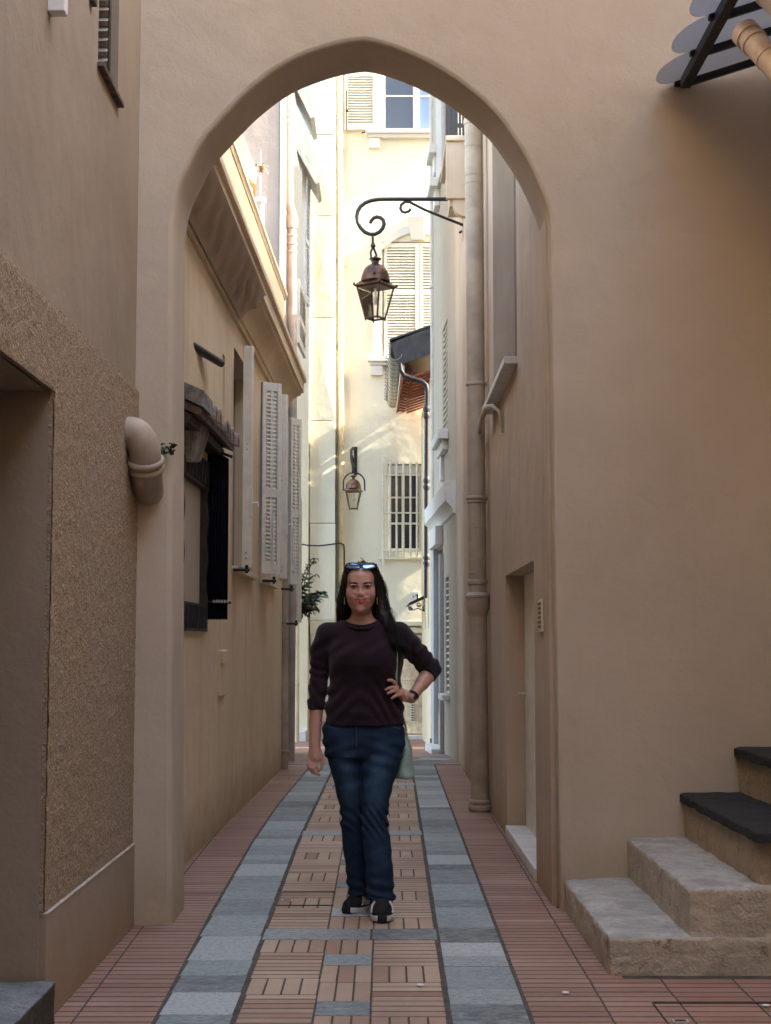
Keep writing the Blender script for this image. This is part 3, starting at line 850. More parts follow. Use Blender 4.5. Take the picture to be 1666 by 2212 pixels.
# --- louvred bifold shutters
def shutter_leaf(parent, o, d, n, width, z0, z1, thick, mat, louvre=True, cols=2, mid=0.42, slat_p=0.034):
    """leaf from corner o along d (width), facing n; slats are separate pieces"""
    o, d, n = Vector((*o, 0)), Vector((*d, 0)).normalized(), Vector((*n, 0)).normalized()
    def bx(m, a0, a1, b0, b1, c0=0.0, c1=None):
        c1 = thick if c1 is None else c1
        P = lambda a, c, z: o + d * a + n * c + Vector((0, 0, z))
        m.hexa([P(a0, c0, b0), P(a1, c0, b0), P(a1, c1, b0), P(a0, c1, b0)], [P(a0, c0, b1), P(a1, c0, b1), P(a1, c1, b1), P(a0, c1, b1)])
    st = min(0.045, width * 0.2); zm = z0 + (z1 - z0) * mid
    m = MB()
    bx(m, 0, st, z0, z1); bx(m, width - st, width, z0, z1)
    for a, b_ in ((z0, z0 + .09), (zm - .035, zm + .035), (z1 - .07, z1)): bx(m, st, width - st, a, b_, 0.003, thick - 0.003)
    cw = (width - 2 * st)
    if cols == 2: bx(m, width / 2 - .012, width / 2 + .012, z0 + .09, z1 - .07, 0.004, thick - 0.004)
    leaf = m.build('shutter', mat, parent, None, 0.003)
    sw = cw / cols - 0.02 * (cols - 1)
    key = (round(sw, 3), round(thick, 3), mat)
    if key not in SLATS:
        h = slat_p * 0.5
        me = MB().hexa([(-sw / 2, 0.003, h - .005), (sw / 2, 0.003, h - .005), (sw / 2, thick - .004, -h), (-sw / 2, thick - .004, -h)], [(-sw / 2, 0.003, h), (sw / 2, 0.003, h), (sw / 2, thick - .004, -h + .005), (-sw / 2, thick - .004, -h + .005)]).mesh('slat')
        me.materials.append(MATS[mat]); SLATS[key] = me
    rot = math.atan2(d.y, d.x)
    flip = d.x * n.y - d.y * n.x < 0
    for za, zb in ((z0 + .09, zm - .035), (zm + .035, z1 - .07)):
        k = max(1, int((zb - za) / slat_p))
        for c in range(cols):
            cx = st + (c + .5) * cw / cols
            for i in range(k):
                ob = bpy.data.objects.new('slat', SLATS[key]); COL.objects.link(ob); ob.parent = leaf
                q = o + d * cx; ob.location = (q.x, q.y, za + (i + .5) * (zb - za) / k); ob.rotation_euler = (0, 0, rot)
                if flip: ob.scale = (1, -1, 1)
    return leaf
SLATS = {}
dv = PO.d; nv = PO.n
def leaf_on(parent, s, out, ang, width, thick, mat, **kw):
    """hinged on the ochre wall at s, swung ang degrees away from the wall toward the alley; ang<90 lies back along the wall"""
    o = PO.at(s, 0, out); a = R(ang)
    d = -dv * math.cos(a) + nv * math.sin(a)          # toward the camera when ang = 0
    n = Vector((-d.y, d.x)); 
    if n.y > 0: n = -n
    return shutter_leaf(parent, (o.x, o.y), d, n, width, ZS0 - .01, ZS1 + .02, thick, mat, **kw)
def stacked(u0, u1, v0, v1, y):
    """a bifold pair folded flat, seen by its broad edge"""
    a = PY(u0, v1, y); b_ = PY(u1, v0, y)
    m = MB(); m.hexa([(a.x, y, a.z), (b_.x, y, a.z), (b_.x + .01, y + .05, a.z), (a.x, y + .42, a.z)], [(a.x, y, b_.z), (b_.x, y, b_.z), (b_.x + .01, y + .05, b_.z), (a.x, y + .42, b_.z)])
    o = m.build('folded_shutter', 'shutter_grey', L1, None, 0.004)
    for z in (a.z + .07, a.z + .11, a.z + (b_.z - a.z) * .53, a.z + (b_.z - a.z) * .555):
        MB().lathe(((a.x + b_.x) / 2, y, z), [(.008, -.002), (.008, .003), (.004, .005)], 8, (0, -1, 0)).build('bolt', 'zinc', o, 60)
    MB().box(b_.x - .004, b_.x + .012, y - .012, y + .03, a.z + .38, a.z + .60).build('latch', 'paint_white', o, None, .002)
    MB().tube([(b_.x + .012, y, a.z + .48), (b_.x + .05, y - .01, a.z + .48), (b_.x + .055, y - .01, a.z + .45)], .008, 8).build('latch_knob', 'paint_white', o, 60)
    return o
stacked(522, 545, 747, 1226, 10.95)
stacked(598, 620, 852, 1250, 13.1)
def px_leaf(u0, u1, vt, vb, y, slant=0.05):
    a = PY(u0, vb, y); b_ = PY(u1, vb, y + slant)
    d = Vector((b_.x - a.x, slant)); n = Vector((d.y, -d.x))
    return shutter_leaf(L1, (a.x, a.y), d, n, d.length, a.z, PY(u0, vt, y).z, 0.035, 'shutter_grey')
lfA = px_leaf(560, 601, 825, 1240, 12.15, 0.12)
lfB = px_leaf(622, 644, 902, 1262, 14.3, 0.12)
px_leaf(586, 599, 852, 1245, 12.85, 0.14)
for lf, u, v, y in ((lfA, 590, 1165, 12.2), (lfB, 633, 1185, 14.35)):
    p = PY(u, v, y - .06)
    MB().tube([(p.x, p.y, p.z + .22), (p.x, p.y, p.z - .2)], .007, 8).build('bolt_rod', 'paint_white', lf, 60)
# iron stays under the shutters
for u, v, y in ((533, 1228, 10.9), (592, 1252, 12.7), (630, 1270, 14.2), (640, 1345, 15.2)):
    p = PY(u, v, y); w = PO.at(sY(y), 0).x
    m = MB(); m.tube([(p.x - .10, y, p.z - .01), (p.x + .02, y, p.z - .012)], .011, 8); m.tube([(p.x, y, p.z - .035), (p.x, y, p.z + .025)], .012, 8); m.tube([(p.x, y - .0, p.z - .012), (p.x, y - .07, p.z - .02)], .009, 8)
    m.build('shutter_stay', 'iron_black', L1, 60)
# inner panes of the two windows
for w in (wA, wB):
    m = MB(); m.obox(PO, w[0] + .01, w[1] - .01, ZS0 + .01, ZS1 - .01, -.155, -.15); m.build('window_pane', 'window_dark', L1)
    m = MB(); m.obox(PO, w[0] - .03, w[1] + .03, ZS0 - .05, ZS0 - .004, -.05, .05); m.build('window_sill', 'render_cream', L1, None, .005)
# long shutter at the far corner of the house
a = PY(640, 1345, 15.3); b_ = PY(652, 1078, 15.3)
m = MB().box(a.x, b_.x, 15.30, 15.34, a.z, b_.z); m.build('folded_shutter', 'shutter_grey', L1, None, .003)

# --- little tiled hood, carved window and black curtain
hood = thing('tiled_hood', PO.at(sY(8.6), 2.6), 'small weathered stone and tile hood projecting over the dark framed window', 'hood')
za = 2.635
s0, s1 = sY(8.15), sY(9.72)
moulding(PO, s0, s1, [(0, za + .025), (.150, za - .045), (.150, za - .085), (0, za - .03)], 'board', 'terracotta_old', hood, 10, .004)
moulding(PO, s0 + .02, s1 - .03, [(0, za - .035), (.095, za - .08), (.09, za - .125), (0, za - .125)], 'beam', 'wood_dark', hood, 10, .005)
moulding(PO, s0 - .02, s0 + .36, [(0, za + .125), (.165, za + .045), (.170, za - .04), (0, za + .03)], 'stone', 'stone_grey', hood, 5, .008)
for k in range(8):
    s = s0 + .44 + k * (s1 - s0 - .46) / 7
    m = MB(); ring = []
    for a in range(9):
        t = math.pi * a / 8; ring.append((s + .052 * math.cos(t), .088 * math.sin(t)))
    ring += [(s + .034 * math.cos(math.pi * a / 8), .066 * math.sin(math.pi * a / 8)) for a in range(8, -1, -1)]
    dz = rng.uniform(-.008, .008); oo = .178 + rng.uniform(-.012, .012)
    lo = [PO.at(x, za + .02 + dz + h * .9, 0) for x, h in ring]; hi = [PO.at(x, za - .05 + dz + h, oo) for x, h in ring]
    n_ = len(ring); b0 = len(m.v); m.v += [tuple(p) for p in lo + hi]
    for i in range(n_): j = (i + 1) % n_; m.f.append((i, j, n_ + j, n_ + i))
    for i in range(8): m.f.append((n_ + i, n_ + i + 1, 2 * n_ - 2 - i, 2 * n_ - 1 - i))
    m.build('roof_tile', 'tile_weathered', hood, 50)
cwn = thing('carved_window', PO.at(nic[0], nic[2]), 'narrow window in a dark carved wooden frame under the tiled hood', 'window')
m = MB(); m.obox(PO, nic[0] + .03, nic[1] - .03, nic[2] + .02, nic[3] - .02, -.03, -.022); m.build('pane', 'pane_pale', cwn)
for q in ((nic[0] - .03, nic[0] + .02, nic[2] - .02, nic[3] + .02), (nic[1] - .05, nic[1] + .03, nic[2] - .02, nic[3] + .02)):
    m = MB(); K = 22
    lo, hi = [], []
    for k in range(K + 1):
        z = q[2] + (q[3] - q[2]) * k / K; o = (.004 if q[0] < nic[0] else .018) + .005 * math.sin(k * .9)
        lo.append((q[0], z, o)); hi.append((q[1], z, o))
    for k in range(K):
        for A, B, C, D in (((q[0], lo[k][1], -.06), (q[0], lo[k + 1][1], -.06), (q[0], lo[k + 1][1], lo[k + 1][2]), (q[0], lo[k][1], lo[k][2])), ((q[0], lo[k][1], lo[k][2]), (q[0], lo[k + 1][1], lo[k + 1][2]), (q[1], lo[k + 1][1], lo[k + 1][2]), (q[1], lo[k][1], lo[k][2])), ((q[1], lo[k][1], lo[k][2]), (q[1], lo[k + 1][1], lo[k + 1][2]), (q[1], lo[k + 1][1], -.06), (q[1], lo[k][1], -.06))):
            m.quad(PO.at(*A), PO.at(*B), PO.at(*C), PO.at(*D))
    m.build('stile', 'wood_dark', cwn, 50)
for z0, z1 in ((nic[2] - .14, nic[2] + .03), (nic[3] - .04, nic[3] + .15)):
    m = MB(); m.obox(PO, nic[0] - .05, nic[1] + .07, z0, z1, -.02, .018); rail = m.build('rail', 'wood_dark', cwn, None, .005)
    for k in range(7):
        m = MB(); s = nic[0] + .02 + k * .13; m.tube([PO.at(s, z0 + .02, .022), PO.at(s + .05, z1 - .02, .022)], .014, 6); m.build('carving', 'iron_black', rail, 60)
corb = MB(); s = sY(8.62)
corb.hexa([PO.at(s - .12, 2.33, .0), PO.at(s - .1, 2.33, .06), PO.at(s + .16, 2.36, .07), PO.at(s + .18, 2.36, 0)], [PO.at(s - .16, 2.62, 0), PO.at(s - .14, 2.62, .10), PO.at(s + .2, 2.56, .12), PO.at(s + .22, 2.56, 0)])
tag(corb.build('stone_corbel', 'stone_grey', None, None, .02), 'grey carved stone corbel under the tiled hood', 'corbel')
cur = thing('curtain', PO.at(sY(9.85), 1.4), 'long black pleated curtain hanging beside the carved window', 'curtain')
y = 9.55; a = PY(444, 1338, y); b_ = PY(495, 940, y)
m = MB(); K = 28
for k in range(K + 1):
    x = a.x + (b_.x - a.x) * k / K; dy = .012 * math.sin(k * math.pi / 2)
    m.v += [(x, y + dy, a.z + (.006 if k % 2 else -.006)), (x, y + dy * 1.2, 2.56 - .08 * k / K), (x, y + dy + .012, a.z + .002), (x, y + dy + .012, 2.56 - .08 * k / K)]
for k in range(K):
    i = 4 * k
    m.f += [(i, i + 4, i + 5, i + 1), (i + 2, i + 3, i + 7, i + 6), (i, i + 2, i + 6, i + 4)]
m.build('cloth', 'curtain_navy', cur, 180)
p = PY(440, 1300, y - .02); q = PY(499, 1302, y - .02)
MB().tube([(p.x - .01, y - .02, p.z), (q.x, y - .02, q.z)], .008, 8).build('lower_rod', 'iron_black', cur, 60)
MB().tube([(p.x, y, 2.555), (q.x, y - .01, 2.49)], .010, 8).build('upper_rod', 'iron_black', cur, 60)
for k in range(6):
    t = .38 + k * .1; x = p.x + (q.x - p.x) * t
    MB().box(x - .006, x + .006, y - .031, y - .027, p.z - .006, p.z + .012).build('clip', 'zinc', cur)
a = PZ(408, 742, 3.1); b_ = PZ(478, 785, 3.1)
tag(MB().tube([(a.x - .08, a.y - .2, 3.13), a, b_], [.028, .028, .026], 12).build('pole_bracket', 'iron_black', None, 50), 'short black iron pole socket fixed high on the ochre wall', 'bracket')
m = MB(); a = PO.hit(472, 1405); b_ = PO.hit(483, 1500)
m.obox(PO, a[0], b_[0] + .05, b_[1], a[1], -.01, .02); m.obox(PO, a[0] - .01, a[0] + .14, a[1] - .09, a[1] - .003, .02, .034)
m.build('meter_cover', 'render_ochre', L1, None, .004)
# --- roof terrace of the ochre house
def px_hexa(pts_near, pts_far):
    return MB().hexa([PY(*p) for p in pts_near], [PY(*p) for p in pts_far])
lg = thing('loggia', PY(520, 330, 13), 'ochre wooden loggia with an orange blind on the roof terrace', 'loggia')
px_hexa([(452, 300, 10.6), (490, 335, 10.6), (515, 262, 10.6), (470, 240, 10.6)], [(528, 392, 14.4), (552, 400, 14.4), (556, 372, 14.4), (536, 362, 14.4)]).build('fascia', 'ochre_wood', lg, None, .01)
px_hexa([(505, 420, 14.5), (552, 440, 14.5), (552, 398, 14.5), (505, 380, 14.5)], [(505, 420, 14.7), (552, 440, 14.7), (552, 398, 14.7), (505, 380, 14.7)]).build('blind', 'orange_cloth', lg)
px_hexa([(450, 330, 11.2), (480, 350, 11.2), (482, 343, 11.2), (452, 322, 11.2)], [(520, 402, 14.3), (545, 415, 14.3), (546, 408, 14.3), (522, 396, 14.3)]).build('beam', 'render_cream', lg)
tp = thing('terrace_post', PY(566, 476, 15.1), 'white capped post standing on the terrace parapet', 'post')
a = PY(563, 500, 15.1); b_ = PY(571, 436, 15.1)
MB().box(a.x, b_.x, 15.08, 15.12, 4.95, b_.z).build('shaft', 'paint_white', tp, None, .004)
a = PY(546, 437, 15.1); b_ = PY(574, 428, 15.1)
MB().box(a.x, b_.x, 15.06, 15.14, a.z, b_.z).build('cap', 'paint_white', tp, None, .004)
pole = thing('plant_pole', PY(562, 430, 15), 'thin grey pole holding a small potted plant on the terrace', 'pole')
MB().tube([PY(562, 432, 15), PY(563, 325, 15)], .008, 8).build('rod', 'zinc', pole)
pt = MB(); c = PY(566, 365, 15); pt.lathe(c, [(.02, -.03), (.03, .03), (.026, .03)], 12); pt.build('pot', 'terracotta', pole, 50)
lf = MB()
for k in range(26):
    a = rng.uniform(0, 6.28); r_ = rng.uniform(.01, .07); q = c + Vector((math.cos(a) * r_, math.sin(a) * r_, rng.uniform(-.06, .07)))
    t = Vector((rng.uniform(-1, 1), rng.uniform(-1, 1), rng.uniform(-1, 1))).normalized() * .022; w = t.orthogonal().normalized() * .009
    lf.quad(q - t, q + w, q + t, q - w)
lf.build('foliage', 'leaf', pole)

YF = 24.0
# ================================================================== pink house further left
L2 = thing('pink_house', (-2.2, 18, 0), 'tall pinkish house rising behind the ochre terrace', 'house')
PK = Plane((-1.125, 16.0), (-1.235, 18.95))
sK = lambda y: (y - 16.0) / PK.d.y
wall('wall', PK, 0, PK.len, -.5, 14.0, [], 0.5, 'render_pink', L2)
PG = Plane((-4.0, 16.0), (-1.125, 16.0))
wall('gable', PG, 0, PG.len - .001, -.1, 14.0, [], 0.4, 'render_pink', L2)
MB().box(-4.0, -1.24, 18.91, 18.95, -.3, 14.0).build('rear_wall', 'render_pink', L2)
MB().box(-1.165, -1.115, 15.985, 16.05, 0.0, 14.0).build('corner_band', 'render_cream', L2)
for (uh, vh, ue, ve, y) in ((632, 175, 671, 256, 18.0), (640, 322, 682, 398, 18.2)):
    h = PY(uh, vh, y); e = PY(ue, ve, y)
    m = MB(); t = Vector((e.x - h.x, 0, e.z - h.z)).normalized(); nn = Vector((t.z, 0, -t.x)) * -.055
    m.hexa([(h.x, y, h.z), (e.x, y, e.z), (e.x + nn.x, y, e.z + nn.z), (h.x + nn.x, y, h.z + nn.z)], [(h.x, y + .8, h.z), (e.x, y + .8, e.z), (e.x + nn.x, y + .8, e.z + nn.z), (h.x + nn.x, y + .8, h.z + nn.z)])
    o = m.build('awning_shutter', 'shutter_grey', L2, None, .006)
    for k in range(9):
        c = Vector((h.x, y, h.z)).lerp(Vector((e.x, y, e.z)), (k + .5) / 9) + nn * .5
        MB().box(c.x - .008, c.x + .008, y - .003, y + .805, c.z - .032, c.z + .032).build('slat', 'shutter_cream', o)
def flat_shutter(u0, u1, v0, v1, y0, y1, mat, parent):
    a = PY(u0, v1, y0); b_ = PY(u1, v1, y1); t = PY(u0, v0, y0)
    d = Vector((b_.x - a.x, y1 - y0)); n = Vector((d.y, -d.x))
    return shutter_leaf(parent, (a.x, a.y), d, n, d.length, a.z, t.z, .04, mat, cols=1, slat_p=.05)
flat_shutter(640, 655, 602, 740, 17.6, 18.6, 'shutter_grey', L2)
flat_shutter(652, 664, 330, 646, 18.5, 18.95, 'paint_white', L2)
L3 = thing('peach_house', (-2.0, 23.2, gz(23)), 'peach house at the left end of the cross street behind the leafy branch', 'house')
a = PY(667, 900, 23.45)
wall('wall', Plane((-3.2, 23.45), (a.x, 23.45)), 0, a.x + 3.2, -.6, 9.0, [], .4, 'render_cream', L3)
wall('return_wall', Plane((a.x + .0005, 23.451), (a.x + .0005, YF - .005)), 0, YF - 23.456, -.6, 9.0, [], .3, 'render_cream', L3)

# ================================================================== far house closing the alley
FH = thing('cream_house', (0.3, YF + 1, gz(24)), 'bright cream house closing the end of the alley', 'house')
PF = Plane((-2.3, YF), (4.5, YF))
def fr(u0, u1, v0, v1):
    a = PF.hit(u0, v1); b_ = PF.hit(u1, v0); return a[0], b_[0], a[1], b_[1]
w_up = fr(826, 960, 90, 281); w_mid = fr(826, 956, 522, 774); w_bar = fr(838, 918, 1002, 1192); d_far = fr(852, 927, 1342, 1589)
wall('wall', PF, 0, PF.len, -.6, 15.0, [(*w_up, .12), (*w_mid, .07), (*w_bar, .16), (*d_far, .14)], .5, 'render_far', FH)
def fbox(name, u0, u1, v0, v1, o0, o1, mat, parent, bevel=.006):
    s0, s1, z0, z1 = fr(u0, u1, v0, v1)
    return MB().obox(PF, s0, s1, z0, z1, o0, o1).build(name, mat, parent, None, bevel)
# upper window: open shutter leaf, white casement, sky in the panes
flp = shutter_leaf(FH, (PY(745, 283, YF - .06).x, YF - .05), (1, 0), (0, -1), PY(811, 283, YF).x - PY(745, 283, YF).x, PY(745, 283, YF).z, PY(745, 60, YF).z, .045, 'shutter_cream', cols=1, slat_p=.045, mid=.53)
MB().tube([PY(749, 195, YF - .11), PY(749, 280, YF - .11)], .011, 8).build('bolt_rod', 'iron_black', flp, 60)
MB().tube([PY(747, 240, YF - .13), PY(752, 238, YF - .13)], .02, 8).build('bolt_knob', 'iron_black', flp, 60)
MB().tube([PY(782, 287, YF - .12), PY(795, 282, YF - .11), PY(815, 285, YF - .04)], .012, 8).build('shutter_stay', 'iron_black', FH, 60)
fbox('architrave', 811, 826, 90, 282, -.01, .03, 'paint_white', FH)
cas = fbox('casement', 826, 832, 90, 280, -.09, -.04, 'paint_white', FH)
fbox('stile', 893, 906, 90, 280, -.09, -.035, 'paint_white', cas)
fbox('bottom_rail', 832, 960, 275, 280, -.09, -.045, 'paint_white', cas)
fbox('glazing_bar', 832, 893, 203, 206, -.09, -.05, 'paint_white', cas, .002)
fbox('glazing_bar', 906, 960, 203, 206, -.09, -.05, 'paint_white', cas, .002)
for q in ((832, 893, 206, 275), (832, 893, 90, 203), (906, 960, 206, 275), (906, 960, 90, 203)): fbox('pane', *q, -.085, -.075, 'window_sky' if q[0] > 900 else 'window_dark', cas, 0)
fbox('window_sill', 790, 990, 283, 292, 0, .14, 'trim_white', FH); fbox('sill_moulding', 795, 990, 292, 300, 0, .09, 'trim_white', FH)
fbox('sill_bracket', 797, 821, 301, 322, 0, .08, 'trim_white', FH)
# middle window: closed shutters under a segmental head with keystone
for u0, u1 in ((830, 903), (908, 980)):
    a = PY(u0, 770, YF + .02); b_ = PY(u1, 526, YF + .02)
    shutter_leaf(FH, (a.x, YF + .03), (1, 0), (0, -1), b_.x - a.x, a.z, b_.z, .045, 'shutter_cream', cols=1, slat_p=.046, mid=.56)
fbox('mullion', 902, 909, 524, 772, -.06, .005, 'shutter_cream', FH)
fbox('architrave', 806, 825, 545, 774, 0, .035, 'trim_white', FH)
def seg_head():
    pts_o, pts_i = [], []
    for k in range(15):
        t = k / 14; u = 803 + (1000 - 803) * t
        vo = 560 - 76 * math.sin(math.pi * t) ** .75; pts_o.append((u, vo))
        vi = 560 - 58 * math.sin(math.pi * t) ** .75; pts_i.append((803 + 9 + (1000 - 821) * t, vi))
    m = MB()
    for k in range(14):
        m.hexa([PY(*pts_i[k], YF), PY(*pts_i[k + 1], YF), PY(*pts_i[k + 1], YF - .05), PY(*pts_i[k], YF - .05)], [PY(*pts_o[k], YF), PY(*pts_o[k + 1], YF), PY(*pts_o[k + 1], YF - .06), PY(*pts_o[k], YF - .06)])
    return m
seg_head().build('window_head', 'trim_white', FH)
m = MB(); m.hexa([PY(888, 518, YF), PY(917, 518, YF), PY(917, 518, YF - .07), PY(888, 518, YF - .07)], [PY(882, 466, YF), PY(918, 466, YF), PY(918, 466, YF - .16), PY(882, 466, YF - .16)]); m.build('keystone', 'trim_white', FH, None, .01)
fbox('window_sill', 795, 990, 774, 783, 0, .14, 'trim_white', FH); fbox('sill_moulding', 800, 990, 783, 790, 0, .09, 'trim_white', FH)
fbox('sill_bracket', 801, 827, 791, 812, 0, .08, 'trim_white', FH)
# barred window
fw = fbox('window_frame', 838, 845, 1004, 1192, -.14, -.06, 'paint_white', FH, .004)
for q in ((838, 915, 1004, 1022), (845, 915, 1184, 1192), (868, 872, 1022, 1184), (905, 915, 1022, 1184), (845, 905, 1072, 1075), (845, 905, 1128, 1132)): fbox('frame_bar', *q, -.135, -.07, 'paint_white', fw, .003)
for q in ((845, 868, 1022, 1184), (872, 905, 1022, 1184)): fbox('pane', *q, -.125, -.115, 'window_dark', fw, 0)
fbox('window_sill', 818, 940, 1204, 1209, 0, .07, 'render_far', FH)
gr = thing('window_grille', PY(870, 1205, YF - .05), 'white painted iron grille over the dark window below the roof eave', 'grille')
for i, u in enumerate((828, 843, 857, 872, 887, 901, 915)):
    v0, v1 = (988, 1222) if i == 0 else (998, 1203)
    m = MB(); m.tube([PY(u, v1, YF - .07), PY(u, v0, YF - .07)], .0175 if i else .02, 8); m.build('bar', 'rusty_white', gr, 60)
    if i:
        for v in (1004, 1014, 1198):
            MB().lathe(PY(u, v, YF - .07), [(.012, -.02), (.024, 0), (.012, .02)], 8).build('knop', 'rusty_white', gr, 60)
for v in (1026, 1108, 1190): MB().tube([PY(826, v, YF - .07), PY(922, v, YF - .07)], .013, 8).build('cross_bar', 'rusty_white', gr, 60)
# battered door with its louvre vents
dr = fbox('door', 856, 925, 1372, 1586, -.10, -.06, 'paint_worn', FH)
fbox('panel', 862, 905, 1385, 1470, -.06, -.045, 'paint_worn', dr); fbox('panel', 880, 915, 1500, 1578, -.06, -.045, 'paint_worn', dr)
fbox('lintel', 850, 927, 1342, 1352, -.03, .03, 'render_far', FH); fbox('transom', 853, 926, 1355, 1368, -.09, -.03, 'render_far', FH)
v = fbox('vent', 888, 895, 1520, 1560, -.045, -.035, 'paint_white', dr, 0)
for k in range(7): fbox('vent_slot', 889, 894, 1522 + k * 5.4, 1525 + k * 5.4, -.035, -.032, 'iron_black', v, 0)
v = fbox('transom_vent', 884, 924, 1382, 1392, -.045, -.03, 'stone_grey', dr, 0)
fbox('threshold', 848, 932, 1588, 1597, -.1, .12, 'marble_white', FH)
# house number and scrolled door hood
pq = fbox('number_plaque', 890, 905, 1279, 1300, 0.002, .02, 'paint_white', None, .003)
tag(pq, 'small white house number plaque reading 1 above the far door', 'plaque')
m = MB(); c = PY(902, 1290, YF - .021); k = .0075
m.box(c.x - .011, c.x + .011, YF - .026, YF - .02, c.z - .055, c.z + .05); m.box(c.x - .03, c.x - .011, YF - .026, YF - .02, c.z + .022, c.z + .04); m.box(c.x - .026, c.x + .026, YF - .0262, YF - .02, c.z - .066, c.z - .055)
m.build('digit', 'pipe_black', pq)
MB().lathe(PY(893, 1289, YF - .02), [(.012, 0), (.012, .006)], 10, (0, -1, 0)).build('dot', 'pipe_black', pq)
hd = thing('door_hood', PY(900, 1310, 22.5), 'small black door hood on scrolled iron brackets by the far door', 'hood')
y = 22.4
px_hexa([(876, 1312, y), (922, 1292, y), (922, 1284, y), (886, 1301, y)], [(876, 1312, y + .9), (922, 1292, y + .9), (922, 1284, y + .9), (886, 1301, y + .9)]).build('roof', 'iron_black', hd)
for cu, cv, r_ in ((887, 1314, 5), (905, 1306, 5.5), (918, 1313, 6)):
    pts = []
    for k in range(22):
        a = k * .45; rr = r_ * (1 - k / 30); pts.append(PY(cu + rr * math.cos(a), cv + rr * math.sin(a), y))
    MB().tube(pts, .008, 6).build('scroll', 'iron_black', hd, 60)
MB().tube([PY(882, 1310, y), PY(893, 1318, y), PY(903, 1314, y), (PY(921, 1322, y))], .009, 6).build('brace', 'iron_black', hd, 60)

# sheet metal ventilation duct climbing the far wall
du = thing('ventilation_duct', PY(695, 1430, 23.7), 'tall cream sheet metal duct with cross-creased panels left of the far drainpipe', 'duct')
yd = 23.68
joints = [-60, 110, 290, 466, 686, 908, 1130, 1340]
for v0, v1 in zip(joints[:-1], joints[1:]):
    a = PY(669, v1, yd); b_ = PY(724, v0, yd); z0, z1 = a.z + .006, b_.z - .006
    m = MB(); c = ((a.x + b_.x) / 2, yd - .018, (z0 + z1) / 2)
    m.v = [(a.x, yd, z0), (b_.x, yd, z0), (b_.x, yd, z1), (a.x, yd, z1), c, (a.x, YF + .01, z0), (b_.x, YF + .01, z0), (b_.x, YF + .01, z1), (a.x, YF + .01, z1)]
    m.f = [(0, 1, 4), (1, 2, 4), (2, 3, 4), (3, 0, 4), (0, 5, 6, 1), (1, 6, 7, 2), (3, 2, 7, 8), (0, 3, 8, 5)]
    m.build('panel', 'render_panel', du)
a = PY(669, 1340, yd); b_ = PY(724, 1340, yd); z = PY(700, 1430, yd).z
m = MB(); m.hexa([(a.x + .02, yd + .2, z), (b_.x, yd + .2, z), (b_.x, YF, z), (a.x + .02, YF, z)], [(a.x, yd, a.z), (b_.x, yd, a.z), (b_.x, YF, a.z), (a.x, YF, a.z)]); m.build('outlet', 'render_panel', du, None, .01)
vt = PY(690, 1381, yd - .005)
MB().lathe(vt, [(.10, 0), (.115, .02), (.10, .035), (.085, .02)], 24, (0, -1, 0)).build('vent_ring', 'paint_white', du, 50)
for z0, z1 in ((PY(0, 1560, YF).z, PY(0, 1545, YF).z),):
    MB().obox(PF, .5, 1.35, z0, z1, 0, .05).build('skirting', 'render_far', FH, None, .01)
st_ = PZ(652, 1590, gz(23.5)); tag(MB().box(-1.42, -1.22, 22.9, 23.6, gz(23) - .02, gz(23) + .16).build('doorstep', 'marble_white', None, None, .01), 'pale stone doorstep at the foot of the pink house', 'step')
# conduit and cream drainpipe on the far wall
cd = thing('conduit', PY(727, 1500, YF - .1), 'dark grey cable conduit beside the far cream drainpipe', 'conduit')
MB().tube([PY(726.5, -60, YF - .12), PY(727, 1300, YF - .12)], .022, 8).build('tube', 'conduit_grey', cd, 60)
for v in (255, 405, 610, 760, 985): MB().lathe(PY(724, v, YF - .17), [(.02, 0), (.02, .02)], 10, (0, -1, 0)).build('clip', 'zinc', cd)
pf = pipe_run('drainpipe', [PY(733, -60, YF - .09), PY(737, 900, YF - .09), Vector((PY(738, 1400, YF - .09).x, YF - .09, gz(24)))], .047, 'pipe_cream', 'bright cream drainpipe running down the far house', [(PY(0, v, YF - .09).z, .09, 1.14) for v in (318, 560, 745, 960, 1190)])

# ================================================================== right: tan house after the arch
R1 = thing('tan_house', (1.2, 11, 0), 'shaded tan house with a low recessed door just past the arch', 'house')
PT = Plane((0.80, 16.72), (0.818, 7.42))
hs = lambda u, v: PT.hit(u, v)
d0, d1 = hs(1094, 1500)[0], hs(1156, 1500)[0]; dtop = hs(1150, 1212)[1]
v0_, v1_ = hs(1066, 700)[0], hs(1117, 700)[0]; vz = hs(1117, 772)[1]
wall('wall', PT, 0, PT.len, 0, 6.2, [(d0, d1, -.01, dtop, .15), (v0_, v1_, vz, 5.4, .17)], .5, 'render_tan', R1)
m = MB().obox(PT, d0 + .004, d1 - .004, 0.07, dtop - .004, -.148, -.125); dr2 = m.build('door', 'shutter_grey', R1)
MB().tube([PT.at(d0 + .1, .95, -.12), PT.at(d0 + .1, .95, -.08), PT.at(d0 + .22, .95, -.075)], .01, 8).build('handle', 'zinc', dr2, 60)
MB().obox(PT, d0 - .01, d1 + .01, 0.005, 0.075, -.14, .012).build('door_sill', 'marble_white', R1, None, .006)
MB().obox(PT, v0_ - .10, v1_ + .02, vz - .045, vz, -.16, .085).build('window_sill', 'marble_white', R1, None, .006)
MB().obox(PT, v0_ + .005, v1_ - .005, vz + .005, 5.39, -.168, -.16).build('window_pane', 'window_dark', R1)
vn = hs(1170, 1330)
vt = MB().obox(PT, vn[0] - .06, vn[0] + .10, vn[1] - .085, vn[1] + .085, 0, .012).build('vent', 'render_cream', R1, None, .003)
for k in range(6): MB().obox(PT, vn[0] - .04, vn[0] + .08, vn[1] - .065 + k * .024, vn[1] - .052 + k * .024, .012, .014).build('slot', 'iron_black', vt)
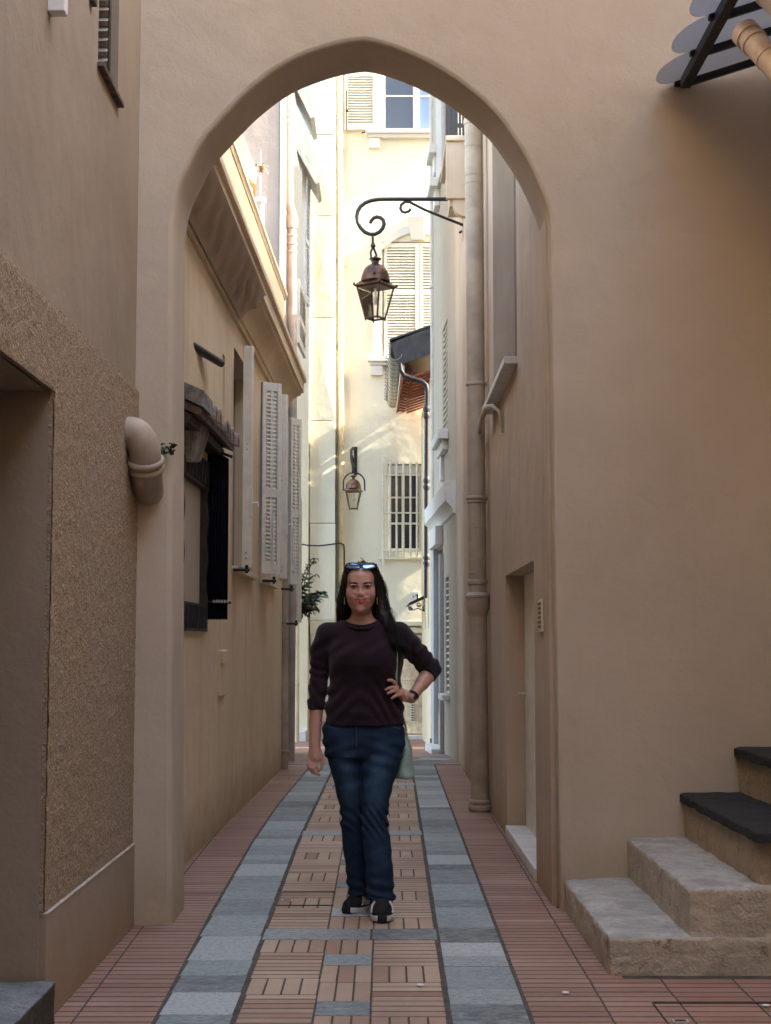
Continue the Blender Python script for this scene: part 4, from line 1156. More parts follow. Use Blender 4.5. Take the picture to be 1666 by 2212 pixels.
# balcony and its console high on the tan house
bal = thing('balcony', (.7, 14.3, 4.9), 'small tan balcony on a deep console beside the lamp bracket', 'balcony')
yb = 13.85
def yb_box(name, u0, v0, v1, y0, y1, mat, bevel=.006):
    a = PY(u0, v1, y0); t = PY(u0, v0, y0)
    return MB().box(a.x, .80, y0, y1, a.z, t.z).build(name, mat, bal, None, bevel)
yb_box('slab', 963, 292, 303, yb, 15.2, 'pipe_tan'); yb_box('edge_fin', 964, 303, 428, yb + .03, yb + .1, 'render_tan')
yb_box('frieze', 973, 303, 346, yb + .05, 15.1, 'render_tan'); yb_box('console', 971, 346, 446, yb + .08, 14.3, 'pipe_tan')
m = MB(); prof = []
a = PY(978, 350, yb + .06); z1 = a.z; zb = PY(978, 442, yb).z
arc = [(PY(980 + (1003 - 980) * (1 - math.cos(t)) , 0, yb).x, zb - (zb - PY(0, 462, yb).z) * math.sin(t)) for t in [i * math.pi / 16 for i in range(9)]]
lo = [(a.x, z1), (a.x, zb)] + [(x, z) for x, z in arc[1:]] + [(.80, arc[-1][1]), (.80, z1)]
m.hexa([(x, yb + .06, z) for x, z in lo], [(x, yb + .16, z) for x, z in lo]); m.build('corbel', 'render_tan', bal)
for u in (973, 980, 987, 994, 1001):
    t = PY(u, 292, yb + .06)
    MB().box(t.x - .011 * (2 if u == 980 else 1), t.x + .011 * (2 if u == 980 else 1), yb + .05, yb + .072, t.z, t.z + .95).build('baluster', 'iron_black', bal)
t = PY(975, 271, yb + .06); MB().box(t.x, .8, yb + .053, yb + .069, t.z - .02, t.z + .02).build('rail', 'iron_black', bal)
for k in range(6): MB().box(t.x - .012, t.x + .01, yb + .25 + k * .17, yb + .27 + k * .17, PY(975, 292, yb).z, PY(975, 292, yb).z + .95).build('baluster', 'iron_black', bal)

# big drainpipe in front of the tan house
yp = 11.55
tp_ = PY(1021, 120, yp); bt = PY(1038, 1750, yp); mid = PY(1032, 1300, yp)
pts = [(tp_.x, yp, tp_.z), (mid.x, yp, mid.z), (bt.x, yp, 0.0)]
zz = lambda v: PY(1030, v, yp).z
dp = pipe_run('drainpipe', pts, .0705, 'pipe_tan', 'thick tan drainpipe standing at the corner of the tan house', [(zz(264), .05, 1.1), (zz(318), .012, 1.05), (zz(380), .012, 1.05), (zz(397), .012, 1.05), (zz(830), .03, 1.12), (zz(1076), .03, 1.22), (zz(1084), .03, 1.12), (zz(1140), .012, 1.05), (zz(1162), .012, 1.04), (zz(1212), .012, 1.05), (zz(1238), .012, 1.05), (zz(1258), .04, 1.12), (.03, .05, 1.30), (.075, .03, 1.2)], n=28)
zc = zz(1300)
MB().lathe((mid.x + .001, yp, zc), [(.0705, -.12), (.083, -.07), (.090, -.05), (.092, .03), (.098, .035), (.098, .05), (.086, .055), (.072, .075)], 28).build('socket', 'pipe_tan', dp, 40)
for v in (830, 1258): 
    c = PY(1030, v, yp); MB().box(c.x + .06, .80, yp - .012, yp + .012, c.z - .012, c.z + .012).build('bracket', 'pipe_tan', dp)
# thin conduit and bent handrail stub on the tan wall
c0 = PT.at(hs(1050, 900)[0], 0, .02)
tag(MB().tube([(c0.x, c0.y, 0.1), (c0.x - .002, c0.y, 6.0)], .014, 8).build('wall_conduit', 'pipe_tan', None, 60), 'thin tan conduit running up the wall behind the thick drainpipe', 'conduit')
pts = [PT.at(hs(u, v)[0], hs(u, v)[1], o) for u, v, o in ((1046, 985, .01), (1049, 960, .05), (1056, 935, .07), (1066, 900, .08), (1075, 880, .08), (1086, 877, .07), (1089, 890, .03), (1089, 935, .012))]
tag(MB().tube(pts, [.013, .02, .02, .02, .02, .018, .012, .01], 10).build('bent_pipe', 'pipe_tan', None, 60), 'bent tan pipe stub fixed to the shaded tan wall above the low door', 'pipe')

# ================================================================== right: white house
R2 = thing('white_house', (1.2, 18.5, gz(18)), 'narrow white rendered house beyond the thick drainpipe', 'house')
PW = Plane((.657, 20.25), (.80, 16.75))
hw = lambda u, v: PW.hit(u, v)
def wr(u0, u1, v0, v1):
    """box on the white facade: u0 far edge, u1 near edge, heights taken at the near edge"""
    return hw(u0, v0)[0], hw(u1, v0)[0], hw(u1, v1)[1], hw(u1, v0)[1]
lv = wr(956, 967, 686, 930); dw = wr(946, 957, 1180, 1545); lv2 = wr(962.5, 969.5, 1245, 1500)
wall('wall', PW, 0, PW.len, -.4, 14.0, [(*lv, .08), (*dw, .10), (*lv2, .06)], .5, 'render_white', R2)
PWg = Plane((.80, 16.75), (1.6, 16.75)); wall('gable', PWg, 0.001, .8, -.2, 14.0, [], .4, 'render_white', R2)
for q in (lv, lv2):
    sl = MB().obox(PW, q[0], q[0] + .03, q[2], q[3], -.07, -.01).build('shutter', 'paint_blue_white', R2)
    n_ = int((q[3] - q[2]) / .075)
    for k in range(n_):
        z = q[2] + (k + .5) * (q[3] - q[2]) / n_
        m = MB(); m.hexa([PW.at(q[0] + .03, z - .03, -.005), PW.at(q[1], z - .03, -.005), PW.at(q[1], z + .0, -.06), PW.at(q[0] + .03, z + .0, -.06)], [PW.at(q[0] + .03, z - .018, -.005), PW.at(q[1], z - .018, -.005), PW.at(q[1], z + .012, -.06), PW.at(q[0] + .03, z + .012, -.06)])
        m.build('slat', 'shutter_grey', sl)
MB().obox(PW, lv[0] - .25, lv[1] + .1, lv[2] - .12, lv[2], 0, .13).build('window_sill', 'trim_white', R2, None, .01)
MB().obox(PW, lv[0] - .15, lv[1], lv[2] - .24, lv[2] - .12, 0, .07).build('sill_moulding', 'trim_white', R2, None, .01)
MB().obox(PW, lv[0] + .0, lv[0] + .2, lv[2] - .55, lv[2] - .24, 0, .045).build('sill_bracket', 'trim_white', R2, None, .008)
MB().obox(PW, lv2[0] - .05, lv2[1] + .1, lv2[2] - .07, lv2[2], 0, .09).build('window_sill', 'marble_white', R2, None, .01)
# string course over the door
zc = hw(984, 1045)[1]
moulding(PW, .05, PW.len + .02, [(-.02, zc - .36), (.03, zc - .33), (.05, zc - .27), (.10, zc - .22), (.125, zc - .20), (.13, zc), (-.02, zc + .03)], 'string_course', 'trim_white', R2, 12, .004)
MB().box(.795, 1.0, 16.62, 16.76, zc - .35, zc + .02).build('string_end', 'trim_white', R2, None, .02)
# door frame and white board
fr_ = MB().obox(PW, dw[0] - .35, dw[0] - .02, dw[2] - .5, dw[3] + .05, 0, .06).build('door_frame', 'paint_blue_white', R2, None, .008)
MB().obox(PW, dw[1] + .01, dw[1] + .10, -.1, dw[3] - .1, 0, .055).build('door_frame', 'paint_blue_white', R2, None, .008)
MB().obox(PW, dw[0] + .01, dw[1] - .01, dw[2] - .02, dw[3], -.095, -.07).build('door', 'paint_blue_white', R2)
MB().obox(PW, dw[0] - .3, dw[1] + .05, dw[3] + .02, dw[3] + .26, 0, .10).build('door_head', 'trim_white', R2, None, .01)
MB().obox(PW, dw[0] - .2, dw[1] + .1, -.15, -.02, 0, .16).build('door_step', 'marble_white', R2, None, .01)
# cornice stub seen past the drainpipe
m = MB(); a = PY(1003, 940, 16.4); m.box(PY(994, 940, 16.5).x, .98, 16.45, 16.75, PY(994, 990, 16.5).z, PY(994, 938, 16.5).z); m.build('window_sill', 'trim_white', R2, None, .03)
# upper sills of the white house
for (ua, va, ub, vb) in ((952, 382, 944, 420), (950, 310, 943, 340)):
    a = hw(ua, va); b_ = hw(ub, vb)
    MB().obox(PW, b_[0], a[0], a[1] - .12, a[1], 0, .14).build('window_sill', 'trim_white', R2, None, .012)
    MB().obox(PW, b_[0] + .2, a[0] - .1, a[1] - .35, a[1] - .12, 0, .07).build('sill_bracket', 'trim_white', R2, None, .01)
fsl = MB().obox(PW, hw(949, 250)[0], hw(961, 250)[0], 7.2, 8.9, .0, .045).build('shutter', 'paint_blue_white', R2, None, .006)
yw = 20.15
xw = PY(937.5, 800, yw).x
pw = pipe_run('drainpipe', [(PY(935, 120, yw).x, yw, PY(0, 120, yw).z), (xw, yw, 3.2), (PY(937.5, 1600, yw).x, yw, gz(yw))], .047, 'pipe_white', 'slim off-white drainpipe at the corner of the white house', [(PY(0, v, yw).z, hh, rr) for v, hh, rr in ((438, .03, 1.1), (620, .05, 1.35), (822, .03, 1.12), (1150, .09, 1.3), (1130, .03, 1.15))])
MB().lathe((PY(937.5, 1600, yw).x, yw, gz(yw) + .0), [(.055, 0), (.056, .13), (.05, .14)], 20).build('foot', 'pipe_black', pw, 40)

# ================================================================== low house with tiled eave
R3 = thing('eave_house', (1.4, 22.5, gz(22)), 'low ochre house under the overhanging terracotta tile eave', 'house')
PE = Plane((.585, 23.95), (.63, 20.45))
wall('wall', PE, 0, PE.len, -.5, 5.0, [], .4, 'render_cream', R3)
for k in range(9): MB().obox(PE, .25 + k * .38, .45 + k * .38, 1.5, 4.6, 0, .012).build('wall_batten', 'render_cream', R3) if k % 3 == 0 else None
wall('sky_block_wall', Plane((1.3, 23.4), (1.3, 20.3)), 0, 3.1, 4.8, 13.0, [], .4, 'render_cream', R3)  # unseen wall added above the low roof to hold back sky light
ny_, fy_ = 20.42, 23.9
def eave(u_n, v_n, u_f, v_f, t): return PY(u_n, v_n, ny_).lerp(PY(u_f, v_f, fy_), t)
roof = px_hexa([(846, 740, ny_), (940, 703, ny_), (940, 698, ny_), (842, 732, ny_)], [(836, 868, fy_), (930, 850, fy_), (930, 846, fy_), (834, 860, fy_)]).build('roof', 'slate_fascia', R3)
a = PY(940, 703, ny_); b_ = PY(930, 850, fy_)
MB().hexa([(a.x - .01, ny_ + .02, a.z - .03), (1.36, ny_ + .02, a.z + .25), (1.36, fy_ + .08, a.z + .25), (b_.x - .01, fy_ + .08, b_.z - .03)], [(a.x - .01, ny_ + .02, a.z + .02), (1.36, ny_ + .02, a.z + .32), (1.36, fy_ + .08, a.z + .32), (b_.x - .01, fy_ + .08, b_.z + .02)]).build('sun_stop_roof', 'terracotta', R3)  # unseen roof extension added to stop sun leaking onto the far wall
px_hexa([(858, 789, ny_), (940, 762, ny_), (940, 702, ny_), (842, 736, ny_)], [(858, 789, ny_ + .03), (940, 762, ny_ + .03), (940, 702, ny_ + .03), (842, 736, ny_ + .03)]).build('fascia', 'slate_fascia', R3)
NT = 13
for k in range(NT):
    t0, t1 = k / NT, (k + 1.25) / NT
    for (ua, ub, wavy) in ((871, 892, True), (892, 940, False)):
        n0, n1 = eave(ua, 806, ua - 14, 891, t0), eave(ub, 806 - (ub - ua) * .32, ub - 12, 889 - (ub - ua) * .3, t0)
        f0, f1 = eave(ua, 806, ua - 14, 891, t1), eave(ub, 806 - (ub - ua) * .32, ub - 12, 889 - (ub - ua) * .3, t1)
        m = MB(); K = 8
        for i in range(K + 1):
            w = .022 * math.sin(i / K * 2 * math.pi) if wavy else 0.0
            a, b_ = n0.lerp(n1, i / K), f0.lerp(f1, i / K)
            m.v += [(a.x, a.y, a.z + w - .05), (b_.x, b_.y, b_.z + w - .012), (a.x, a.y, a.z + w - .028), (b_.x, b_.y, b_.z + w + .01)]
        for i in range(K):
            j = 4 * i; m.f += [(j, j + 4, j + 5, j + 1), (j, j + 2, j + 6, j + 4), (j + 2, j + 3, j + 7, j + 6), (j + 1, j + 5, j + 7, j + 3)]
        m.f += [(0, 1, 3, 2), (4 * K, 4 * K + 2, 4 * K + 3, 4 * K + 1)]
        m.build('roof_tile', 'terracotta', roof)
gt = thing('gutter', PY(856, 770, ny_), 'half round zinc gutter with wire hoops along the tiled eave', 'gutter')
g0, g1 = PY(855, 770, ny_), PY(849, 876, fy_)
m = MB(); K = 14
for e_ in (g0, g1):
    for i in range(K + 1):
        a = math.pi * (1 + i / K) ; m.v.append((e_.x + .085 * math.cos(a), e_.y, e_.z + .045 + .085 * math.sin(a)))
for i in range(K): m.f.append((i, i + 1, K + 1 + i + 1, K + 1 + i))
o = m.build('trough', 'zinc', gt, 180); sd = o.modifiers.new('thick', 'SOLIDIFY'); sd.thickness = .006
for k in range(13):
    c = g0.lerp(g1, (k + .4) / 13); pts = [(c.x + .09 * math.cos(math.pi * (1 + i / 12)), c.y, c.z + .045 + .09 * math.sin(math.pi * (1 + i / 12))) for i in range(13)]
    pts = [(pts[0][0] - .03, c.y, pts[0][2] + .05), (pts[0][0] - .05, c.y, pts[0][2] + .02), (pts[0][0] - .02, c.y, pts[0][2] + .01)] + pts
    MB().tube(pts, .006, 6).build('hoop', 'slate_fascia', gt, 60)
px_hexa([(866, 790, ny_ + .04), (874, 788, ny_ + .04), (874, 800, ny_ + .04), (866, 802, ny_ + .04)], [(856, 880, fy_), (862, 879, fy_), (862, 889, fy_), (856, 891, fy_)]).build('back_board', 'render_panel', gt)
ys = 20.36
pd = pipe_run('drainpipe', [PY(864, 786, ys), PY(866, 800, ys), PY(874, 812, ys), PY(892, 818, ys), PY(912, 824, ys), PY(921, 832, ys), PY(923, 846, ys), PY(922, 1000, ys), Vector((PY(921, 1290, ys).x, ys, PY(0, 1292, ys).z))], .034, 'pipe_black', 'black swan-neck drainpipe dropping from the zinc gutter', [])
for v in (884, 898, 1038, 1052, 1205, 1216): MB().lathe(PY(922, v, ys), [(.034, -.05), (.052, 0), (.034, .05)], 16).build('collar', 'pipe_black', pd, 60)

# left corner drainpipes
a = PY(614, 1300, 15.32); p1 = pipe_run('drainpipe', [(a.x - .01, 15.36, 3.6), (a.x, 15.36, 1.0), (PY(614, 1655, 15.36).x, 15.36, 0)], .045, 'pipe_tan', 'tan drainpipe at the far corner of the ochre house', [(.18, .03, 1.25), (1.5, .03, 1.15)])
yq = 16.6
a = PY(624, 190, yq); b_ = PY(625, 440, yq); c = PY(631, 462, yq); d = PY(632, 1000, yq)
p2 = pipe_run('drainpipe', [PY(624, 120, yq), a, b_, c, d, Vector((PY(627, 1600, yq).x, yq, gz(yq)))], .052, 'pipe_pink', 'pinkish drainpipe with an offset bend on the pink house', [(PY(0, v, yq).z, hh, rr) for v, hh, rr in ((242, .025, 1.1), (253, .025, 1.12), (268, .025, 1.08), (415, .012, 1.06), (425, .012, 1.06), (480, .16, 1.3), (510, .03, 1.15), (528, .03, 1.2), (545, .03, 1.12))])
yr = 22.6
p3 = pipe_run('drainpipe', [PY(641, 1190, yr), PY(641, 1400, yr), Vector((PY(641, 1595, yr).x, yr, gz(yr)))], .04, 'pipe_cream', 'short cream drainpipe behind the leafy branch', [(PY(0, 1478, yr).z, .03, 1.15)])
pts = [PY(648, 1175, 22.8), PY(665, 1178, 23.2), PY(690, 1179, YF - .45), PY(715, 1176, YF - .42), PY(736, 1173, YF - .22), PY(743, 1177, YF - .15), PY(744, 1190, YF - .12), PY(744, 1240, YF - .1)]
tag(MB().tube(pts, .012, 8).build('cable', 'pipe_black', None, 60), 'black cable sagging across the duct to the far drainpipe', 'cable')
pts = [PY(560, 560, 13), PY(600, 500, 15), PY(640, 470, 19)]
# ================================================================== lanterns
def lantern(e, c, rim, rot, copper):
    """c: centre of the rim; rim: half diagonal in metres"""
    k = rim / .22
    def sq(h, z): return [Vector((c.x + h * k * math.cos(rot + i * math.pi / 2), c.y + h * k * math.sin(rot + i * math.pi / 2), c.z + z * k)) for i in range(4)]
    MB().lathe(c, [(r * k, z * k) for r, z in ((.02, .05), (.152, .052), (.157, .062), (.152, .075), (.150, .10), (.146, .105), (.146, .118), (.140, .135), (.125, .175), (.105, .205), (.078, .228), (.048, .243), (.036, .25), (.031, .262))], 28).build('dome', copper, e, 40)
    MB().lathe(c, [(r * k, z * k) for r, z in ((.031, .255), (.028, .275), (.042, .288), (.062, .297), (.065, .303), (.05, .312), (.022, .32), (.012, .335))], 20).build('cowl', copper, e, 40)
    m = MB(); m.hexa(sq(.20, -.012), sq(.235, .005)); m.hexa(sq(.235, .0055), sq(.16, .06)); m.build('rim', copper, e, None, .003)
    for q in sq(.228, .02): MB().lathe(q, [(.012 * k, -.012 * k), (.015 * k, 0), (.006 * k, .02 * k)], 8).build('finial', copper, e, 60)
    lo, hi = sq(.105, -.335), sq(.195, -.012)
    for a, b_ in zip(lo, hi): MB().tube([a, b_], .0115 * k, 6).build('post', copper, e, 60)
    for i in range(4):
        j = (i + 1) % 4
        MB().tube([lo[i], lo[j]], .011 * k, 6).build('bottom_rail', copper, e, 60)
        a, b_, cc, d = lo[i], lo[j], hi[j], hi[i]
        mid = (a + b_ + cc + d) / 4; sh_ = lambda p: p + (mid - p) * .04
        MB().quad(sh_(a), sh_(b_), sh_(cc), sh_(d)).build('pane', 'lamp_glass', e)
    for q in lo: MB().lathe(q, [(.011 * k, .008 * k), (.009 * k, -.012 * k), (.004 * k, -.028 * k)], 8).build('drop', copper, e, 60)
    MB().lathe((c.x, c.y, c.z - .012 * k), [(.012 * k, 0), (.012 * k, -.08 * k), (.024 * k, -.10 * k), (.027 * k, -.15 * k), (.012 * k, -.175 * k)], 12).build('bulb', 'paint_white', e, 50)

yl = 15.0
lamp = thing('wall_lamp', PY(1003, 430, yl), 'copper domed lantern hanging from a scrolled black iron arm', 'lamp')
arm = [(1004, 430), (967, 430), (900, 430), (840, 430), (818, 430.5), (802, 433), (789, 438), (779, 446), (773, 456), (771, 467), (773, 480), (779, 492), (788, 501), (799, 506), (810, 506), (820, 501), (827, 493), (830, 484), (828, 475), (822, 470), (814, 468.5), (807, 471), (802, 477), (800, 482)]
MB().tube([PY(u, v, yl) for u, v in arm], [.0205] * 21 + [.019, .018, .016], 12).build('arm', 'iron_black', lamp, 60)
br = [(1003, 487), (960, 470), (920, 454), (898, 443), (885, 436), (875, 436), (867, 442), (865, 450), (869, 457), (876, 459), (884, 456), (887, 451)]
MB().tube([PY(u, v, yl + .01) for u, v in br], .0145, 10).build('brace', 'iron_black', lamp, 60)
a = PY(1000, 522, yl); b_ = PY(1007, 468, yl)
MB().box(a.x, .80, yl - .022, yl + .022, a.z, PY(0, 428, yl).z).build('wall_plate', 'iron_black', lamp, None, .003)
MB().tube([PY(998, 499, yl), PY(992, 503, yl)], .012, 8).build('plate_hook', 'iron_black', lamp)
MB().tube([PY(805, 506, yl), PY(806, 532, yl)], [.013, .013], 10).build('hanger', 'iron_black', lamp, 60)
MB().lathe(PY(806, 530, yl), [(.012, -.03), (.024, -.015), (.026, 0), (.014, .03)], 14).build('hanger_knob', 'iron_black', lamp, 60)
cl = PY(811, 620, yl)
for sx in (-1, 1):
    MB().tube([PY(806, 532, yl), PY(806 + sx * 5, 545, yl - .02), Vector((cl.x + sx * .028 - .015, yl - .04, cl.z + .29)), Vector((cl.x - .012 + sx * .016, yl - .10, cl.z + .235)), Vector((cl.x - .01, yl - .155, cl.z + .11))] if sx < 0 else [PY(806, 532, yl), PY(811, 545, yl + .03), Vector((cl.x + .028, yl + .05, cl.z + .29)), Vector((cl.x + .02, yl + .10, cl.z + .235)), Vector((cl.x + .01, yl + .155, cl.z + .11))], .0105, 8).build('yoke', 'iron_black', lamp, 60)
lantern(lamp, cl, .215, R(-78), 'copper_old')
ch = []
for k in range(18): ch.append(PY(798 - 1.2 * math.sin(k * 1.7) + k * .35, 500 + k * 2.4, yl - .01))
MB().tube(ch, .004, 5).build('chain', 'zinc', lamp)

y2 = 23.35
lamp2 = thing('wall_lamp', PY(765, 990, YF - .02), 'smaller copper lantern in a hoop yoke on the far cream wall', 'lamp')
a = PY(761, 1022, YF - .03); b_ = PY(772, 965, YF - .03)
MB().box(a.x + .03, b_.x, YF - .03, YF, a.z - .03, b_.z).build('wall_plate', 'iron_black', lamp2, None, .003)
MB().tube([PY(767, 972, YF - .03), PY(763, 967, 23.8), PY(759, 972, 23.6), PY(759, 990, 23.5), PY(762, 1005, 23.45), PY(763, 1020, y2)], .022, 10).build('arm', 'iron_black', lamp2, 60)
MB().tube([PY(769, 1015, YF - .03), PY(766, 1000, 23.6), PY(761, 985, 23.5)], .015, 8).build('brace', 'iron_black', lamp2, 60)
hoop = [PY(742, 1060, y2), PY(742, 1044, y2)] + [PY(765 - 23 * math.cos(math.pi * i / 10), 1042 - 21 * math.sin(math.pi * i / 10), y2) for i in range(11)] + [PY(788, 1044, y2), PY(788, 1060, y2)]
MB().tube(hoop, .012, 8).build('yoke', 'iron_black', lamp2, 60)
lantern(lamp2, PY(763.5, 1062, y2), .178, R(-48), 'copper_bright')

# ================================================================== glass canopy above the steps
cn = thing('glass_canopy', (1.75, 6.6, 4.0), 'black framed canopy of scalloped frosted glass above the steps', 'canopy')
bx_, bz = 1.535, 4.17
slope = math.tan(R(18))
clamps = [7.42, 7.02, 6.60, 6.18, 5.76, 5.34]
MB().hexa([(bx_ - .025, 5.2, bz - .055), (bx_ + .025, 5.2, bz - .055), (bx_ + .025, 7.36, bz - .055), (bx_ - .025, 7.36, bz - .055)], [(bx_ - .025, 5.2, bz), (bx_ + .025, 5.2, bz), (bx_ + .025, 7.36, bz), (bx_ - .025, 7.36, bz)]).build('front_bar', 'iron_black', cn, None, .004)
for y0, y1 in zip(clamps[1:], clamps[:-1]):
    m = MB(); n = 22; w = (y1 - y0); ym = (y0 + y1) / 2
    out = [(bx_ + 1.16, y0 + .004), (bx_ - .015, y0 + .004)]
    for i in range(1, n):
        a = math.pi * i / n; out.append((bx_ - .015 - .155 * math.sin(a) ** .8, ym - (w / 2 - .004) * math.cos(a)))
    out += [(bx_ - .015, y1 - .004), (bx_ + 1.16, y1 - .004)]
    tl = .035
    P = lambda x, y, dz: (x, y, bz + .012 + (x - bx_) * slope + dz + (y1 - y) / w * 0.006)
    m.hexa([P(x, y, 0) for x, y in out], [P(x, y, .006) for x, y in out]); m.build('pane', 'canopy_glass', cn)
for y in clamps:
    MB().hexa([(bx_, y - .012, bz - .03), (bx_ + 1.15, y - .012, bz - .03 + 1.15 * slope), (bx_ + 1.15, y + .012, bz - .03 + 1.15 * slope), (bx_, y + .012, bz - .03)], [(bx_, y - .012, bz + .008), (bx_ + 1.15, y - .012, bz + .008 + 1.15 * slope), (bx_ + 1.15, y + .012, bz + .008 + 1.15 * slope), (bx_, y + .012, bz + .008)]).build('rafter', 'iron_black', cn)
    MB().box(bx_ - .045, bx_ + .0, y - .02, y + .02, bz - .02, bz + .022).build('clamp', 'iron_black', cn, None, .003)
# sloping overhead pipes in front of the canopy
def over_pipe(p, q, r, rings, label):
    p, q = Vector(p), Vector(q); e = thing('overhead_pipe', q, label, 'pipe'); ax = (q - p).normalized()
    MB().tube([p, q], r, 28).build('pipe', 'pipe_zinc', e, 50)
    for t, w, rr in rings: MB().lathe(p.lerp(q, t), [(r, -w / 2), (r * rr, -w / 2), (r * rr, w / 2), (r, w / 2)], 28, ax).build('collar', 'pipe_zinc', e, 40)
    return e
over_pipe(PY(1612, 72, 6.35), PY(1760, 236, 6.0), .056, [(.02, .05, 1.12), (.13, .02, 1.1), (.34, .012, 1.06)], 'stained cream pipe end sloping down past the glass canopy')
over_pipe(PY(1618, -62, 6.2), PY(1780, 92, 5.9), .066, [(.3, .015, 1.06)], 'thicker cream pipe running above the stained pipe end')

# ================================================================== stone steps against the arch wall
ss = thing('stone_steps', (1.2, 6.4, 0), 'worn stone steps climbing right along the arch wall', 'steps')
def step(x0, x1, z1, y0, mat, seed, name='step'):
    yb = 7.13 + .2 * x1 + .02
    return link(name, lumpy_block(x0, x1, y0, yb, -.05, z1, .03, .007, .022, seed), mat, ss, 60)
step(.868, 2.60, .148, 5.885, 'step_pale', 1)
step(1.185, 2.60, .335, 5.90, 'step_pale', 2)
step(1.475, 2.60, .525, 5.95, 'step_slate', 3)
link('tread', lumpy_block(1.455, 2.60, 5.90, 7.6, .505, .548, .03, .006, .014, 6), 'slate_tread', ss, 60)
step(1.765, 2.60, .745, 6.2, 'step_slate', 5)
link('tread', lumpy_block(1.742, 2.60, 6.15, 7.62, .722, .77, .03, .006, .014, 7), 'slate_tread', ss, 60)

# ================================================================== elbow pipe in the left corner
pts = [(-1.25, 6.60, PX(268, 930, -1.163).z), (-1.165, 6.60, PX(268, 930, -1.163).z), PY(292, 938, 6.60), PY(306, 957, 6.61), PY(313, 982, 6.63), PY(315, 1005, 6.66), PY(317, 1030, 6.72), PY(320, 1062, 6.93)]
el = thing('elbow_pipe', pts[-1], 'thick tan elbow pipe leaving the roughcast wall and entering the arch pier', 'pipe')
sp = smooth_path(pts, 5)
MB().tube(sp, .073, 28).build('pipe', 'pipe_tan', el, 60)
for i in (23, 26):
    ax = (sp[i + 1] - sp[i - 1]).normalized(); MB().lathe(sp[i], [(.07, -.016), (.081, -.013), (.086, 0), (.081, .013), (.07, .016)], 28, ax).build('collar', 'pipe_tan', el, 60)
wd = thing('weed', PY(352, 985, 6.93), 'small green weed sprouting behind the elbow pipe', 'plant')
wm = MB(); c = PY(356, 972, 6.87)
lm = MB(); 
def leaf_mesh(L, W, fold=.25, n=5):
    m = MB()
    for i in range(n + 1):
        t = i / n; w = W * math.sin(math.pi * min(1, t * .92 + .08)) ** .8 * (1 - .25 * t); z = -.15 * L * t * t
        m.v += [(-w, L * t, z + fold * w), (0, L * t, z), (w, L * t, z + fold * w)]
    for i in range(n):
        j = 3 * i; m.f += [(j, j + 1, j + 4, j + 3), (j + 1, j + 2, j + 5, j + 4)]
    return m
def place_leaf(me, name, parent, loc, d, roll, sc=1.0):
    o = bpy.data.objects.new(name, me); COL.objects.link(o)
    q = Vector(d).to_track_quat('Y', 'Z'); 
    from mathutils import Quaternion
    o.rotation_euler = (q @ Quaternion((0, 1, 0), roll)).to_euler(); o.location = loc; o.scale = (sc, sc, sc)
    adopt(o, parent); return o
wl_ = leaf_mesh(.030, .013).mesh('leaf'); wl_.materials.append(MATS['leaf'])
for k in range(34):
    b0 = PY(348 + rng.uniform(0, 26), 958 + rng.uniform(0, 26), 6.90 - rng.uniform(0, .05))
    place_leaf(wl_, 'leaf', wd, b0, (rng.uniform(-.6, 1), rng.uniform(-1, .2), rng.uniform(-.5, .7)), rng.uniform(-.8, .8), rng.uniform(.5, 1.1))
for k in range(6): wm.tube([PY(347, 985, 6.93), PY(350 + rng.uniform(0, 18), 962 + rng.uniform(0, 14), 6.88)], .002, 5)
wm.build('stem', 'leaf', wd)

# ================================================================== leafy branch by the pink house
pb = thing('leafy_shrub', PY(640, 1330, 17.2), 'leafy branch with dark glossy leaves hanging out behind the grey shutters', 'shrub')
lb = leaf_mesh(.085, .021).mesh('leaf'); lb.materials.append(MATS['leaf_far'])
twigs = [[(636, 1330), (650, 1290), (662, 1245), (675, 1215), (684, 1206)], [(636, 1330), (655, 1275), (672, 1250), (684, 1240)], [(638, 1330), (660, 1300), (678, 1282), (694, 1279)], [(638, 1320), (652, 1262), (660, 1232), (674, 1208)], [(636, 1335), (660, 1312), (676, 1300), (690, 1290)], [(636, 1335), (655, 1318), (672, 1312)], [(636, 1320), (648, 1260), (655, 1240)]]
tm = MB()
for tw in twigs:
    P = smooth_path([PY(u, v, 17.2 + rng.uniform(-.25, .25)) for u, v in tw], 6)
    tm.tube(P, [.009 * (1 - .75 * i / len(P)) for i in range(len(P))], 6)
    for i in range(4, len(P)):
        for s in (-1, 1):
            low_ = P[i].z < PY(0, 1262, 17.2).z
            if rng.random() < (.95 if low_ else .55):
                t = (P[i] - P[i - 1]).normalized()
                d = t * .6 + Vector((s * rng.uniform(.3, 1), rng.uniform(-.8, .5), rng.uniform(-.7, .15)))
                place_leaf(lb, 'leaf', pb, P[i], d, rng.uniform(-.9, .9), rng.uniform(.6, 1.15) * (1.25 if low_ else .75))
for k in range(70):
    b0 = PY(rng.uniform(640, 682), rng.uniform(1282, 1326), 17.2 + rng.uniform(-.3, .3))
    if b0.x > PY(690 - (1330 - 1290) * .3, 1300, 17.2).x: continue
    place_leaf(lb, 'leaf', pb, b0, (rng.uniform(-.4, 1), rng.uniform(-1, .4), rng.uniform(-1, .1)), rng.uniform(-1, 1), rng.uniform(.8, 1.4))
tm.build('stem', 'twig', pb, 60)
